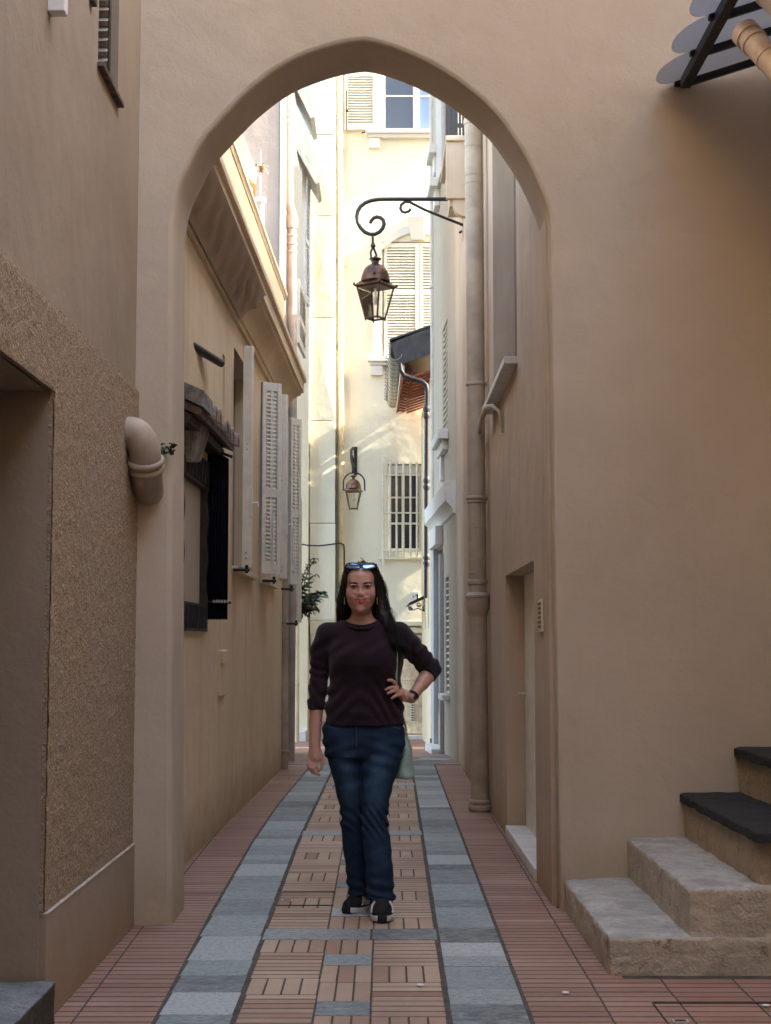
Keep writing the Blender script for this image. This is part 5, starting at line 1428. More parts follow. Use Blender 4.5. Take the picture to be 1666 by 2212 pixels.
# ================================================================== the woman: signed-distance body, meshed by surface nets
class Vol:
    def __init__(s, lo, hi, h):
        s.lo = np.array(lo, float); s.h = h
        s.n = np.ceil((np.array(hi, float) - s.lo) / h).astype(int) + 1
        s.D = np.full(s.n, 1.0, np.float32)
    def _blk(s, lo, hi):
        a = np.clip(np.floor((np.array(lo) - s.lo) / s.h).astype(int), 0, s.n - 1); b = np.clip(np.ceil((np.array(hi) - s.lo) / s.h).astype(int) + 1, 0, s.n)
        if np.any(b <= a): return None
        ax = [s.lo[i] + s.h * np.arange(a[i], b[i]) for i in range(3)]
        X, Y, Z = np.meshgrid(*ax, indexing='ij', sparse=True)
        return (slice(a[0], b[0]), slice(a[1], b[1]), slice(a[2], b[2])), X.astype(np.float32), Y.astype(np.float32), Z.astype(np.float32)
    def put(s, fn, lo, hi, k=0.0, op='u'):
        m = k + 0.03
        r = s._blk(np.array(lo) - m, np.array(hi) + m)
        if r is None: return
        sl, X, Y, Z = r; d = fn(X, Y, Z); e = s.D[sl]
        if op == 'u':
            if k > 0:
                hh = np.maximum(k - np.abs(d - e), 0) / k; s.D[sl] = np.minimum(d, e) - hh * hh * k * .25
            else: s.D[sl] = np.minimum(d, e)
        elif op == 's':
            d = -d
            if k > 0:
                hh = np.maximum(k - np.abs(d - e), 0) / k; s.D[sl] = np.maximum(d, e) + hh * hh * k * .25
            else: s.D[sl] = np.maximum(d, e)
        elif op == 'd': s.D[sl] = e + d
    def cone(s, a, b, ra, rb, k=0.0, op='u', flat=None):
        a, b = np.array(a, float), np.array(b, float); ab = b - a; L2 = max(1e-12, ab @ ab)
        def fn(X, Y, Z):
            px, py, pz = X - a[0], Y - a[1], Z - a[2]
            t = np.clip((px * ab[0] + py * ab[1] + pz * ab[2]) / L2, 0, 1)
            qx, qy, qz = px - ab[0] * t, py - ab[1] * t, pz - ab[2] * t
            return np.sqrt(qx * qx + qy * qy + qz * qz) - (ra + (rb - ra) * t)
        r = max(ra, rb); s.put(fn, np.minimum(a, b) - r, np.maximum(a, b) + r, k, op)
    def chain(s, pts, rs, k=0.01):
        for i in range(len(pts) - 1): s.cone(pts[i], pts[i + 1], rs[i], rs[i + 1], k if i == 0 else min(k, .004))
    def ell(s, c, r, k=0.0, op='u', rot=None):
        c, r = np.array(c, float), np.array(r, float); M = np.array(rot) if rot is not None else np.eye(3)
        def fn(X, Y, Z):
            p = [X - c[0], Y - c[1], Z - c[2]]
            q = [(p[0] * M[0][i] + p[1] * M[1][i] + p[2] * M[2][i]) for i in range(3)]
            k0 = np.sqrt(sum((q[i] / r[i]) ** 2 for i in range(3))); k1 = np.sqrt(sum((q[i] / (r[i] ** 2)) ** 2 for i in range(3))) + 1e-9
            return k0 * (k0 - 1) / k1
        R_ = r.max(); s.put(fn, c - R_, c + R_, k, op)
    def column(s, tab, k=0.0, p=2.0):
        """tab: (z, cx, cy, ax, ay) cross sections; super-elliptic column"""
        t = np.array(sorted(tab), float); z = t[:, 0]
        def fn(X, Y, Z):
            zz = Z[0, 0, :]
            g = [np.interp(zz, z, t[:, i]).astype(np.float32)[None, None, :] for i in (1, 2, 3, 4)]
            e = (np.abs((X - g[0]) / g[2]) ** p + np.abs((Y - g[1]) / g[3]) ** p) ** (1 / p)
            side = (e - 1) * np.minimum(g[2], g[3])
            cap = np.maximum(z[0] - Z, Z - z[-1])
            return np.maximum(side, cap)
        mx = max((t[:, 1] + t[:, 3]).max(), 0); 
        s.put(fn, [(t[:, 1] - t[:, 3]).min(), (t[:, 2] - t[:, 4]).min(), z[0]], [(t[:, 1] + t[:, 3]).max(), (t[:, 2] + t[:, 4]).max(), z[-1]], k)
    def mesh(s, name, smooth_it=0):
        D = s.D; ins = D < 0
        nx, ny, nz = D.shape
        cnt = np.zeros((nx - 1, ny - 1, nz - 1), np.int8)
        for i in (0, 1):
            for j in (0, 1):
                for k in (0, 1): cnt += ins[i:nx - 1 + i, j:ny - 1 + j, k:nz - 1 + k]
        act = (cnt > 0) & (cnt < 8)
        idx = np.full(act.shape, -1, np.int32); c = np.argwhere(act); idx[act] = np.arange(len(c))
        P = np.zeros((len(c), 3)); W = np.zeros(len(c))
        corners = [(i, j, k) for i in (0, 1) for j in (0, 1) for k in (0, 1)]
        val = {q: D[c[:, 0] + q[0], c[:, 1] + q[1], c[:, 2] + q[2]] for q in corners}
        for q in corners:
            for ax in range(3):
                if q[ax]: continue
                r = list(q); r[ax] = 1; r = tuple(r)
                a, b = val[q], val[r]; x = (a < 0) != (b < 0)
                t = np.where(x, a / np.where(x, a - b, 1), 0)
                p = np.tile(np.array(q, float), (len(c), 1)); p[:, ax] += t
                P[x] += p[x]; W[x] += 1
        V = (c + P / W[:, None]) * s.h + s.lo
        F = []
        for ax in range(3):
            sl0 = [slice(None)] * 3; sl1 = [slice(None)] * 3; sl0[ax] = slice(0, -1); sl1[ax] = slice(1, None)
            ch = ins[tuple(sl0)] != ins[tuple(sl1)]
            o1, o2 = [(1, 2), (2, 0), (0, 1)][ax]
            e = np.argwhere(ch); m = (e[:, o1] > 0) & (e[:, o2] > 0) & (e[:, o1] < D.shape[o1] - 1) & (e[:, o2] < D.shape[o2] - 1); e = e[m]
            def cell(d1, d2):
                q = e.copy(); q[:, o1] -= d1; q[:, o2] -= d2; return idx[q[:, 0], q[:, 1], q[:, 2]]
            f = np.stack([cell(1, 1), cell(0, 1), cell(0, 0), cell(1, 0)], 1)
            fl = ~ins[tuple(e.T)]; f[fl] = f[fl][:, ::-1]; F.append(f)
        F = np.concatenate(F)
        F = F[(F >= 0).all(1)]
        for _ in range(smooth_it):
            acc = np.zeros_like(V); n_ = np.zeros(len(V))
            for i in range(4):
                for j in (1, 3): np.add.at(acc, F[:, i], V[F[:, (i + j) % 4]]); np.add.at(n_, F[:, i], 1)
            V = .5 * V + .5 * acc / n_[:, None]
        me = bpy.data.meshes.new(name); me.vertices.add(len(V)); me.vertices.foreach_set('co', V.astype(np.float32).ravel())
        me.loops.add(len(F) * 4); me.loops.foreach_set('vertex_index', F.astype(np.int32).ravel())
        me.polygons.add(len(F)); me.polygons.foreach_set('loop_start', np.arange(0, len(F) * 4, 4, dtype=np.int32)); me.polygons.foreach_set('loop_total', np.full(len(F), 4, np.int32))
        me.update(calc_edges=True); me.polygons.foreach_set('use_smooth', [True] * len(F)); me.validate()
        return me, V

YW = 7.13                                    # depth of the woman's trunk
def B(u, v, dy=0.0): return np.array(PY(u, v, YW + dy))
def Z_(v, dy=0.0): return PY(800, v, YW + dy).z
def X_(u, v=1500, dy=0.0): return PY(u, v, YW + dy).x
PXM = X_(834) - X_(833)                      # metres per picture pixel at the trunk

# ---- skin
def skin_material():
    m, nt, b, out = new_mat('skin')
    at = nt.nodes.new('ShaderNodeAttribute'); at.attribute_name = 'tint'
    c = coords(nt)
    n1 = ramp(nt, noise_t(nt, c, 55, 4), [(0.35, 0.0), (0.7, 0.3)])
    cc = mixc(nt, n1, (0.56, 0.315, 0.245), (0.47, 0.245, 0.19))
    nt.links.new(mixc(nt, at.outputs['Fac'], cc, (0.46, 0.085, 0.09)), b.inputs['Base Color'])
    b.inputs['Roughness'].default_value = 0.38
    b.inputs['Subsurface Weight'].default_value = 0.08
    b.inputs['Subsurface Radius'].default_value = (0.012, 0.004, 0.002)
    bump(nt, b, noise_t(nt, c, 400, 3), 0.2, 0.0006)
skin_material()
def cloth_material(name, col, dark, weave, rough=0.95, sheen=0.3, bd=0.0012, speck=None):
    m, nt, b, out = new_mat(name)
    c = coords(nt)
    f = ramp(nt, noise_t(nt, c, 7, 5, .6), [(0.35, 0.0), (0.7, 1.0)])
    cc = mixc(nt, f, dark, col)
    wv = noise_t(nt, c, weave, 3, .8)
    if speck: cc = mixc(nt, ramp(nt, wv, [(0.52, 0.0), (0.72, 0.6)]), cc, speck)
    nt.links.new(cc, b.inputs['Base Color'])
    b.inputs['Roughness'].default_value = rough; b.inputs['Sheen Weight'].default_value = sheen; b.inputs['Specular IOR Level'].default_value = 0.15
    bump(nt, b, wv, 0.6, bd)
cloth_material('sweater', (0.027, 0.012, 0.020), (0.015, 0.008, 0.013), 330, sheen=0.15, speck=(0.05, 0.026, 0.038))
def denim_material():
    m, nt, b, out = new_mat('denim')
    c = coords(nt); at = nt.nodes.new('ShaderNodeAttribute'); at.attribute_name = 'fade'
    cc = mixc(nt, ramp(nt, noise_t(nt, c, 9, 5, .65), [(0.35, 0.0), (0.7, 1.0)]), (0.008, 0.018, 0.042), (0.014, 0.034, 0.075))
    wv = noise_t(nt, coords(nt, (1, 1, .45)), 380, 3, .8)
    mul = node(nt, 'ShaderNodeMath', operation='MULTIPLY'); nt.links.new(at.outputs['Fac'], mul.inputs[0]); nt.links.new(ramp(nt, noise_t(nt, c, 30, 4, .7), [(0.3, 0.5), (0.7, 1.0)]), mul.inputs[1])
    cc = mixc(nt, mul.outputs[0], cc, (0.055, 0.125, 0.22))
    cc = mixc(nt, ramp(nt, wv, [(0.5, 0.0), (0.75, 0.45)]), cc, (0.05, 0.095, 0.15))
    nt.links.new(cc, b.inputs['Base Color']); b.inputs['Roughness'].default_value = .85; b.inputs['Specular IOR Level'].default_value = .2
    bump(nt, b, wv, .6, .0012)
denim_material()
simple('hair', (0.012, 0.0085, 0.007), 0.5, 0.3, 60, spec=0.35)
simple('shoe_black', (0.010, 0.010, 0.012), 0.8, 0.2, 60, bd=.0008, bs=300)
simple('shoe_white', (0.62, 0.62, 0.63), 0.6, 0.1, 30)
simple('bag_teal', (0.36, 0.53, 0.46), 0.5, 0.12, 18, bd=.0012, bs=160)
simple('gold', (0.55, 0.40, 0.14), 0.3, 0.1, 30, metallic=1.0)
simple('eye_dark', (0.012, 0.008, 0.006), 0.12, 0.1, 60, spec=0.8)
simple('eye_white', (0.52, 0.46, 0.43), 0.3, 0.05, 60)
simple('brow', (0.02, 0.012, 0.01), 0.8, 0.2, 80)
simple('teeth', (0.6, 0.55, 0.5), 0.3, 0.05, 60)
glass_mat('lens_blue', (0.22, 0.38, 0.75), 0.06, metallic=0.9)

woman = thing('person', (X_(790), YW, 0), 'woman in a dark maroon sweater and blue jeans standing in the archway, hand on hip', 'person')

HC = np.array([X_(780, 1270), YW - 0.035, Z_(1270)])     # head centre, between the eyes' height
def Hd(x, y, z): return HC + np.array([x, y, z])
body = Vol([X_(655), 6.86, -0.01], [X_(962), 7.42, Z_(1212)], 0.0030)
# trunk and legs under the clothes
tor = [(Z_(1570), X_(785), YW, .165, .10), (Z_(1500), X_(786), YW, .135, .088), (Z_(1440), X_(787), YW - .01, .145, .10), (Z_(1390), X_(786), YW, .155, .09), (Z_(1360), X_(784), YW + .005, .12, .06)]
body.column(tor)
for leg in ([B(738, 1590), B(757, 1764, .06), B(776, 1930, .15)], [B(826, 1590), B(810, 1764, -.02), B(823, 1940, -.02)]):
    body.chain([tuple(p) for p in leg], [.06, .036, .028], .02)
# head
e = body.ell
e(Hd(0, .020, .032), (.0765, .093, .082))
e(Hd(0, -.012, -.042), (.0675, .070, .081), .03)
e(Hd(0, -.040, -.088), (.034, .034, .030), .03)                   # chin block
e(Hd(.039, -.050, -.032), (.028, .026, .026), .025); e(Hd(-.039, -.050, -.032), (.028, .026, .026), .025)
e(Hd(0, -.070, -.105), (.017, .014, .012), .016)
e(Hd(0, -.050, .045), (.052, .036, .036), .03)                   # forehead
body.cone(Hd(-.034, -.0755, .020), Hd(.034, -.0755, .020), .008, .008, .02)
for sx in (-1, 1):
    e(Hd(sx * .033, -.094, .003), (.0165, .014, .0095), .012, 's')
    e(Hd(sx * .033, -.0725, .002), (.0155, .0125, .0095), .004)
    e(Hd(sx * .033, -.0765, .0085), (.016, .011, .0035), .005)
body.cone(Hd(0, -.079, .010), Hd(0, -.0945, -.031), .0070, .0090, .014)
e(Hd(0, -.0955, -.034), (.0095, .009, .0080), .008)
for sx in (-1, 1):
    e(Hd(sx * .0115, -.087, -.0365), (.0070, .0085, .006), .006)
e(Hd(0, -.0755, -.058), (.033, .0135, .025), .02)                  # mouth mound
for sx in (-1, 1):
    body.cone(Hd(sx * .0015, -.0890, -.0610), Hd(sx * .0330, -.0730, -.0535), .0044, .0028, .004)
    body.cone(Hd(0, -.0880, -.0730), Hd(sx * .0295, -.0740, -.0580), .0062, .003, .004)
    body.cone(Hd(sx * .000, -.0945, -.0670), Hd(sx * .035, -.0765, -.0548), .0021, .0019, .002, 's')
    body.cone(Hd(sx * .026, -.080, -.036), Hd(sx * .042, -.066, -.058), .0012, .0012, .010, 's')   # smile fold
# neck and shoulders
body.cone(Hd(0, .030, -.075), (X_(783), YW + .015, Z_(1362)), .046, .054, .015)
body.cone((X_(740), YW + .01, Z_(1362)), (X_(830), YW + .01, Z_(1362)), .045, .045, .05)
# hanging arm (her right)
armR = [B(700, 1372), B(690, 1455, .02), B(683, 1535, .0), B(680, 1608, -.02)]
body.chain(armR, [.032, .028, .0335, .0245], .02)
wr_ = B(680, 1608, -.02)
def fingers(root_tip, r0=.0095, r1=.0072):
    for pts in root_tip:
        P = [np.array(p) for p in pts]; n = len(P); body.chain(P, [r0 + (r1 - r0) * i / (n - 1) for i in range(n)], .006)
body.chain([wr_, B(680.5, 1622, -.022), B(680.5, 1636, -.026)], [.0245, .026, .025], .012)
e(B(680.5, 1630, -.024), (.032, .0165, .036), .014)
fingers([[B(667, 1641, -.030), B(665.8, 1652, -.034), B(669, 1661, -.026), B(674, 1665, -.014)],
         [B(672, 1645, -.034), B(670.5, 1658, -.040), B(675, 1668, -.032), B(681, 1670.5, -.022)],
         [B(677.5, 1646, -.034), B(676.5, 1660, -.042), B(682, 1670, -.036), B(689.5, 1673.5, -.028)],
         [B(683, 1645, -.030), B(682.5, 1656, -.036), B(685, 1663.5, -.030), B(689, 1666, -.022)]], .0098, .0072)
fingers([[B(688, 1622, -.024), B(695, 1635, -.030), B(696.8, 1648, -.034), B(693.2, 1661, -.036)]], .0115, .0080)
# bent arm (her left), hand on the hip
armL = [B(868, 1372), B(934, 1447, .10), B(889, 1507, -.02)]
body.chain(armL, [.034, .035, .025], .02)
body.cone(B(927, 1456, .085), B(912, 1476, .045), .036, .035, .01)
wl2 = armL[2]
kn = [B(858.5, 1485, -.096), B(859, 1490, -.102), B(860.5, 1495, -.102), B(865, 1500.5, -.094)]
e(B(872, 1502, -.066), (.034, .017, .027), .018, rot=[[.83, .45, .35], [-.45, .89, -.05], [-.33, -.11, .93]])
body.chain([wl2, B(877, 1506, -.05), B(866, 1498, -.082)], [.025, .023, .018], .012)
fingers([[kn[0], B(852, 1474, -.108), B(846, 1469.5, -.114), B(838.5, 1469.5, -.116)],
         [kn[1], B(849, 1485, -.116), B(841.5, 1486.5, -.122), B(834, 1489.5, -.123)],
         [kn[2], B(851.5, 1492.5, -.115), B(845, 1494.5, -.120), B(838.5, 1498, -.121)],
         [kn[3], B(858, 1501.5, -.106), B(852, 1505, -.112), B(847, 1508.5, -.113)]], .0088, .0066)
fingers([[B(874, 1500, -.055), B(868, 1490, -.03), B(862, 1484, -.015)]], .0115, .009)
me, V = body.mesh('body', 1)
# lips and cheeks are redder
rel = V - HC
tint = np.zeros(len(V), np.float32)
lip = (np.abs(rel[:, 0]) < .0335) & (rel[:, 1] < -.064) & (rel[:, 2] < -.0572 + 5.5 * rel[:, 0] ** 2) & (rel[:, 2] > -.0800 + 21 * rel[:, 0] ** 2)
tint[lip] = 1.0
for sx in (-1, 1):
    d = np.sqrt((rel[:, 0] - sx * .040) ** 2 + (rel[:, 2] + .030) ** 2); tint = np.maximum(tint, np.where(rel[:, 1] < -.03, .30 * np.clip(1 - d / .03, 0, 1), 0)).astype(np.float32)
at = me.attributes.new('tint', 'FLOAT', 'POINT'); at.data.foreach_set('value', tint)
body_o = link('body', me, 'skin', woman)

# eyes, brows
for sx in (-1, 1):
    c = Hd(sx * .033, -.0755, .0012)
    m = MB(); m.lathe(c, [(.0005, .0098), (.006, .0085), (.0105, .005), (.012, 0.0)], 16, (0, -1, 0))
    vs = [Vector((c[0] + (v[0] - c[0]) * 1.05, v[1], c[2] + (v[2] - c[2]) * .50)) for v in m.v]; m.v = [tuple(v) for v in vs]
    ey = m.build('eye', 'eye_white', body_o, 180)
    m = MB(); m.lathe((c[0], c[1] - .0088, c[2] + .0002), [(.0070, -.001), (.0068, .0012), (.003, .0022)], 14, (0, -1, 0)); m.v = [(v[0], v[1], c[2] + (v[2] - c[2]) * .92) for v in m.v]; m.build('iris', 'eye_dark', ey, 180)
    m = MB(); pts = [Hd(sx * (.033 + x), -.0868 + 18 * x * x, .0065 - 12 * x * x) for x in np.linspace(-.0165, .0175, 9)]
    m.tube(pts, [.0008, .0018, .0024, .0026, .0026, .0026, .0026, .0023, .001], 6); m.build('eyelashes', 'brow', ey, 180)
    m = MB(); pts = [Hd(sx * (.014 + .040 * t), -.0875 + .016 * t * t, .0160 + .006 * math.sin(t * 2.4) - .003 * t) for t in np.linspace(0, 1, 10)]
    m.tube(pts, [.0022, .0034, .0038, .0039, .0038, .0036, .0032, .0027, .002, .001], 6); m.build('eyebrow', 'brow', body_o, 180)
    m = MB(); a = Hd(sx * .078, .0, -.045); m.tube([a, a + np.array([0, -.004, -.018]), a + np.array([.001, -.004, -.036])], [.0014, .002, .0035], 6); m.build('earring', 'gold', body_o, 60)

# ---- sweater
def folds(X, Y, Z, amp):
    return amp * (np.sin(38 * Z + 16 * X + 2.2 * np.sin(9 * X + 5 * Z)) * .5 + np.sin(61 * Z - 27 * X + 11 * Y + 1.7 * np.sin(14 * X)) * .3 + np.sin(23 * X + 31 * Y + 17 * Z) * .35)
sw = Vol([X_(655), 6.92, Z_(1575)], [X_(965), 7.36, Z_(1325)], 0.0034)
rows = [(1340, 738, 828, .062, .006), (1347, 722, 845, .072, .005), (1355, 708, 862, .082, .004), (1368, 702, 872, .094, .002), (1390, 704, 873, .108, -.004), (1415, 708, 872, .124, -.014), (1435, 710, 871, .130, -.016), (1455, 711, 868, .124, -.010), (1480, 711, 866, .116, -.002), (1500, 709, 867, .117, 0), (1520, 704, 870, .122, 0), (1536, 702, 873, .130, 0), (1544, 703, 873, .129, 0), (1549, 704, 872.5, .127, 0), (1566, 703, 873, .129, 0)]
sw.column([(Z_(v), (X_(a, v) + X_(b, v)) / 2, YW + cy, (X_(b, v) - X_(a, v)) / 2, d) for v, a, b, d, cy in rows], 0, 2.3)
# bust
sw.ell(B(755, 1425, -.085), (.062, .05, .06), .05); sw.ell(B(820, 1425, -.085), (.062, .05, .06), .05)
# sleeves
slR = [B(708, 1370, .0), B(694, 1410, .01), B(690.5, 1452, .02), B(686.5, 1500, .008), B(683, 1531, .0)]
sw.chain([tuple(p) for p in slR], [.058, .052, .047, .0435, .041], .035)
slL = [B(862, 1370, .0), B(895, 1405, .05), B(930, 1444, .10)]
sw.chain([tuple(p) for p in slL], [.060, .054, .050], .035)
sw.cone(slL[2], B(922.5, 1458, .075), .050, .048, .012)
# wrinkles: fine everywhere, rings at the elbows, slanting pulls at the waist
def wrinkle(X, Y, Z):
    f = folds(X, Y, Z, .0022) * np.where((X < X_(706)) & (Z < Z_(1512)), .25, 1)
    zw = np.exp(-((Z - Z_(1512)) / .085) ** 2)
    f = f + zw * .0058 * np.sin(52 * (Z + .42 * X + .10 * np.sin(16 * X)) * 1.5 + 6 * Y)
    rc = np.exp(-(((Z - Z_(1450)) / .06) ** 2)) * (X < X_(708))
    f = f + rc * .0040 * np.sin(150 * Z + 30 * X)
    t = (X - X_(868)) * .65 + (Z_(1370) - Z) * .75
    rl = (X > X_(880)) * np.exp(-((t - .19) / .10) ** 2)
    f = f + rl * .0042 * np.sin(125 * t + 14 * X)
    hem = np.exp(-((Z - Z_(1556)) / .016) ** 2) * .0016 * np.sin(900 * X)
    sh = np.exp(-((Z - Z_(1395)) / .04) ** 2) * .004 * np.sin(70 * (Z - .8 * X) + 3)
    return f + hem + sh
sw.put(wrinkle, sw.lo, sw.lo + sw.n * sw.h, 0, 'd')
# neck opening, hollow sleeves
sw.ell(B(781, 1330, -.012), (.083, .085, .058), .004, 's')
sw.cone(B(683, 1531.5, 0), B(683, 1640, 0), .08, .08, .0, 's') if False else None
def cutR(X, Y, Z): return np.maximum(Z - Z_(1533), X - X_(702.5)) + 0 * Y
sw.put(cutR, [X_(655), 6.93, Z_(1575)], [X_(703), 7.3, Z_(1533)], .003, 's')
dL = np.array(B(889, 1507, -.02)) - np.array(slL[2]); dL /= np.linalg.norm(dL); hp = np.array(B(924, 1460, .07))
def cutL(X, Y, Z): return np.maximum(-((X - hp[0]) * dL[0] + (Y - hp[1]) * dL[1] + (Z - hp[2]) * dL[2]), X_(888) - X)
sw.put(cutL, [X_(888), 6.93, Z_(1560)], [X_(965), 7.36, Z_(1420)], .003, 's')
me, _ = sw.mesh('sweater', 1)
sweater_o = link('sweater', me, 'sweater', woman)
# collar rib
pts = []
for k in range(40):
    a = 2 * math.pi * k / 40; x = .0805 * math.cos(a); yy = .0815 * math.sin(a)
    zf = Z_(1352) + .016 * math.sin(a) + (.020 * abs(math.cos(a)) ** 3)
    pts.append(B(781, 1330, -.012) * np.array([1, 1, 0]) + np.array([x * 1.0, yy, zf]))
MB().tube(pts, .0062, 8, closed=True).build('collar', 'sweater', sweater_o, 180)

# ---- jeans
jn = Vol([X_(685), 6.90, Z_(1960)], [X_(885), 7.42, Z_(1535)], 0.0036)
pel = [(1548, 712, 864, .100, 0), (1560, 704, 870, .112, .004), (1572, 697, 874, .122, .006), (1585, 696, 875, .126, .008), (1605, 698, 874, .125, .008), (1622, 702, 872, .118, .006), (1634, 706, 868, .10, .0)]
jn.column([(Z_(v), (X_(a, v) + X_(b, v)) / 2, YW + cy, (X_(b, v) - X_(a, v)) / 2, d) for v, a, b, d, cy in pel], 0, 2.4)
LR = [(1600, 700, 788, .092, .0), (1625, 704, 787, .092, .01), (1660, 713, 788, .088, .02), (1692, 722, 789, .080, .035), (1730, 731, 790, .070, .05), (1764, 736.5, 791, .063, .06), (1785, 736, 791, .062, .07), (1830, 741, 795, .060, .095), (1870, 746, 799, .060, .115), (1905, 750, 803, .062, .135), (1931, 752, 806, .066, .148)]
LL = [(1600, 778, 873, .096, .0), (1625, 774, 871, .096, -.01), (1660, 775, 862, .092, -.018), (1692, 777, 850, .085, -.022), (1730, 779, 842, .074, -.025), (1764, 780, 838, .066, -.025), (1785, 781, 840, .065, -.02), (1830, 785, 845, .064, -.015), (1870, 789, 849, .064, -.012), (1910, 791, 851, .066, -.01), (1942, 793, 853, .068, -.01)]
for T in (LR, LL):
    jn.column([(PY(800, v, YW + cy).z, (PY(a, v, YW + cy).x + PY(b, v, YW + cy).x) / 2, YW + cy, (PY(b, v, YW + cy).x - PY(a, v, YW + cy).x) / 2, d) for v, a, b, d, cy in T], .010, 2.15)
def jw(X, Y, Z):
    f = .0014 * np.sin(47 * Z + 22 * X + 1.5 * np.sin(20 * X)) + .001 * np.sin(90 * Z - 31 * X + 19 * Y)
    kz = np.exp(-((Z - Z_(1772)) / .06) ** 2); f = f + kz * .0048 * np.sin(120 * Z + 26 * np.sin(7 * X) + 9 * X)
    hz = np.exp(-((Z - Z_(1622)) / .07) ** 2); f = f + hz * .0024 * np.sin(105 * Z + 40 * np.abs(X - X_(778)))
    az = np.exp(-((Z - .13) / .05) ** 2); f = f + az * .005 * np.sin(110 * Z + 25 * X)
    tz = np.exp(-((Z - Z_(1685)) / .06) ** 2); f = f + tz * .0022 * np.sin(75 * Z - 18 * X + 1)
    cf = np.abs(X - X_(770)) + 10 * (Z < Z_(1615)) + 10 * (Y > YW); f = f + np.where(cf < .006, -.0025, 0)
    return f
jn.put(jw, jn.lo, jn.lo + jn.n * jn.h, 0, 'd')
for T, cy in ((LR, .148), (LL, -.01)):
    v, a, b = T[-1][:3]; c = PY((a + b) / 2, v, YW + cy)
    jn.cone((c.x, c.y, c.z - .02), (c.x, c.y, c.z + .05), .048, .044, .004, 's')
me, JV = jn.mesh('jeans', 1)
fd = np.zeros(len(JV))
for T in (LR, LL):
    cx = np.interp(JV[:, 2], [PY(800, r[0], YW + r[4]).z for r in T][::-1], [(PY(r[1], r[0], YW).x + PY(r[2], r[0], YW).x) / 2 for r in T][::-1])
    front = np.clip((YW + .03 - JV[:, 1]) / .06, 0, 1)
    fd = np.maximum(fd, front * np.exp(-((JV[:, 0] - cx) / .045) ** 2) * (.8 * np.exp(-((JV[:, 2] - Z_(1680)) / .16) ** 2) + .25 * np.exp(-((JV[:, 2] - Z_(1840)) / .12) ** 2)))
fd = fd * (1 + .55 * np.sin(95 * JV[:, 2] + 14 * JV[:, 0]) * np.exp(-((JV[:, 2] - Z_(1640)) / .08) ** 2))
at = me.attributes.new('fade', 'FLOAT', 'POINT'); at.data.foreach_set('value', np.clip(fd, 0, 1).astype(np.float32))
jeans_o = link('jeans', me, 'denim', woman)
v, a, b = 1940, 794.5, 852.5; cu = MB(); c = PY((a + b) / 2, v, YW - .01); rx = (PY(b, v, YW).x - PY(a, v, YW).x) / 2
for z0, r_ in ((-.012, 1.03), (.012, 1.05), (.036, 1.02)): pass
pts = [(c.x + rx * 1.01 * math.cos(2 * math.pi * k / 36), c.y + .068 * math.sin(2 * math.pi * k / 36), c.z + .004 + .004 * math.sin(k * .9)) for k in range(36)]
cu.tube(pts, .008, 8, closed=True); cu.build('cuff', 'denim', jeans_o, 180)
def on_front(vol, u, v, dy0=-.16):
    a, dyr, dz = ray(u, v); best = None
    for y in np.arange(6.88, 7.25, .002):
        p = PY(u, v, y); i = np.round((np.array(p) - vol.lo) / vol.h).astype(int)
        if np.all(i >= 0) and np.all(i < vol.n) and vol.D[tuple(i)] < 0: return p
    return None
def stitch(pxs, name, r=.0011, mat='gold', vol=jn):
    P = [on_front(vol, u, v) for u, v in pxs]; P = [p + Vector((0, -.0016, 0)) for p in P if p is not None]
    if len(P) > 2: MB().tube(P, r, 5).build(name, mat, jeans_o, 180)
simple('thread', (0.16, 0.10, 0.05), .8, .1, 40)
stitch([(770.5, 1562 + k * 3) for k in range(18)], 'fly_seam', .0012, 'thread')
stitch([(825 + 42 * t, 1558 + 14 * math.sin(t * 1.57) + 2 * t) for t in np.linspace(0, 1, 16)], 'pocket_seam', .0012, 'thread')
stitch([(702 + 22 * t, 1570 - 10 * t) for t in np.linspace(0, 1, 8)], 'pocket_seam', .0012, 'thread')
p = on_front(jn, 769, 1561)
if p is not None: MB().lathe(p, [(.007, 0), (.007, .003), (.004, .004)], 12, (0, -1, 0)).build('button', 'gold', jeans_o, 60)

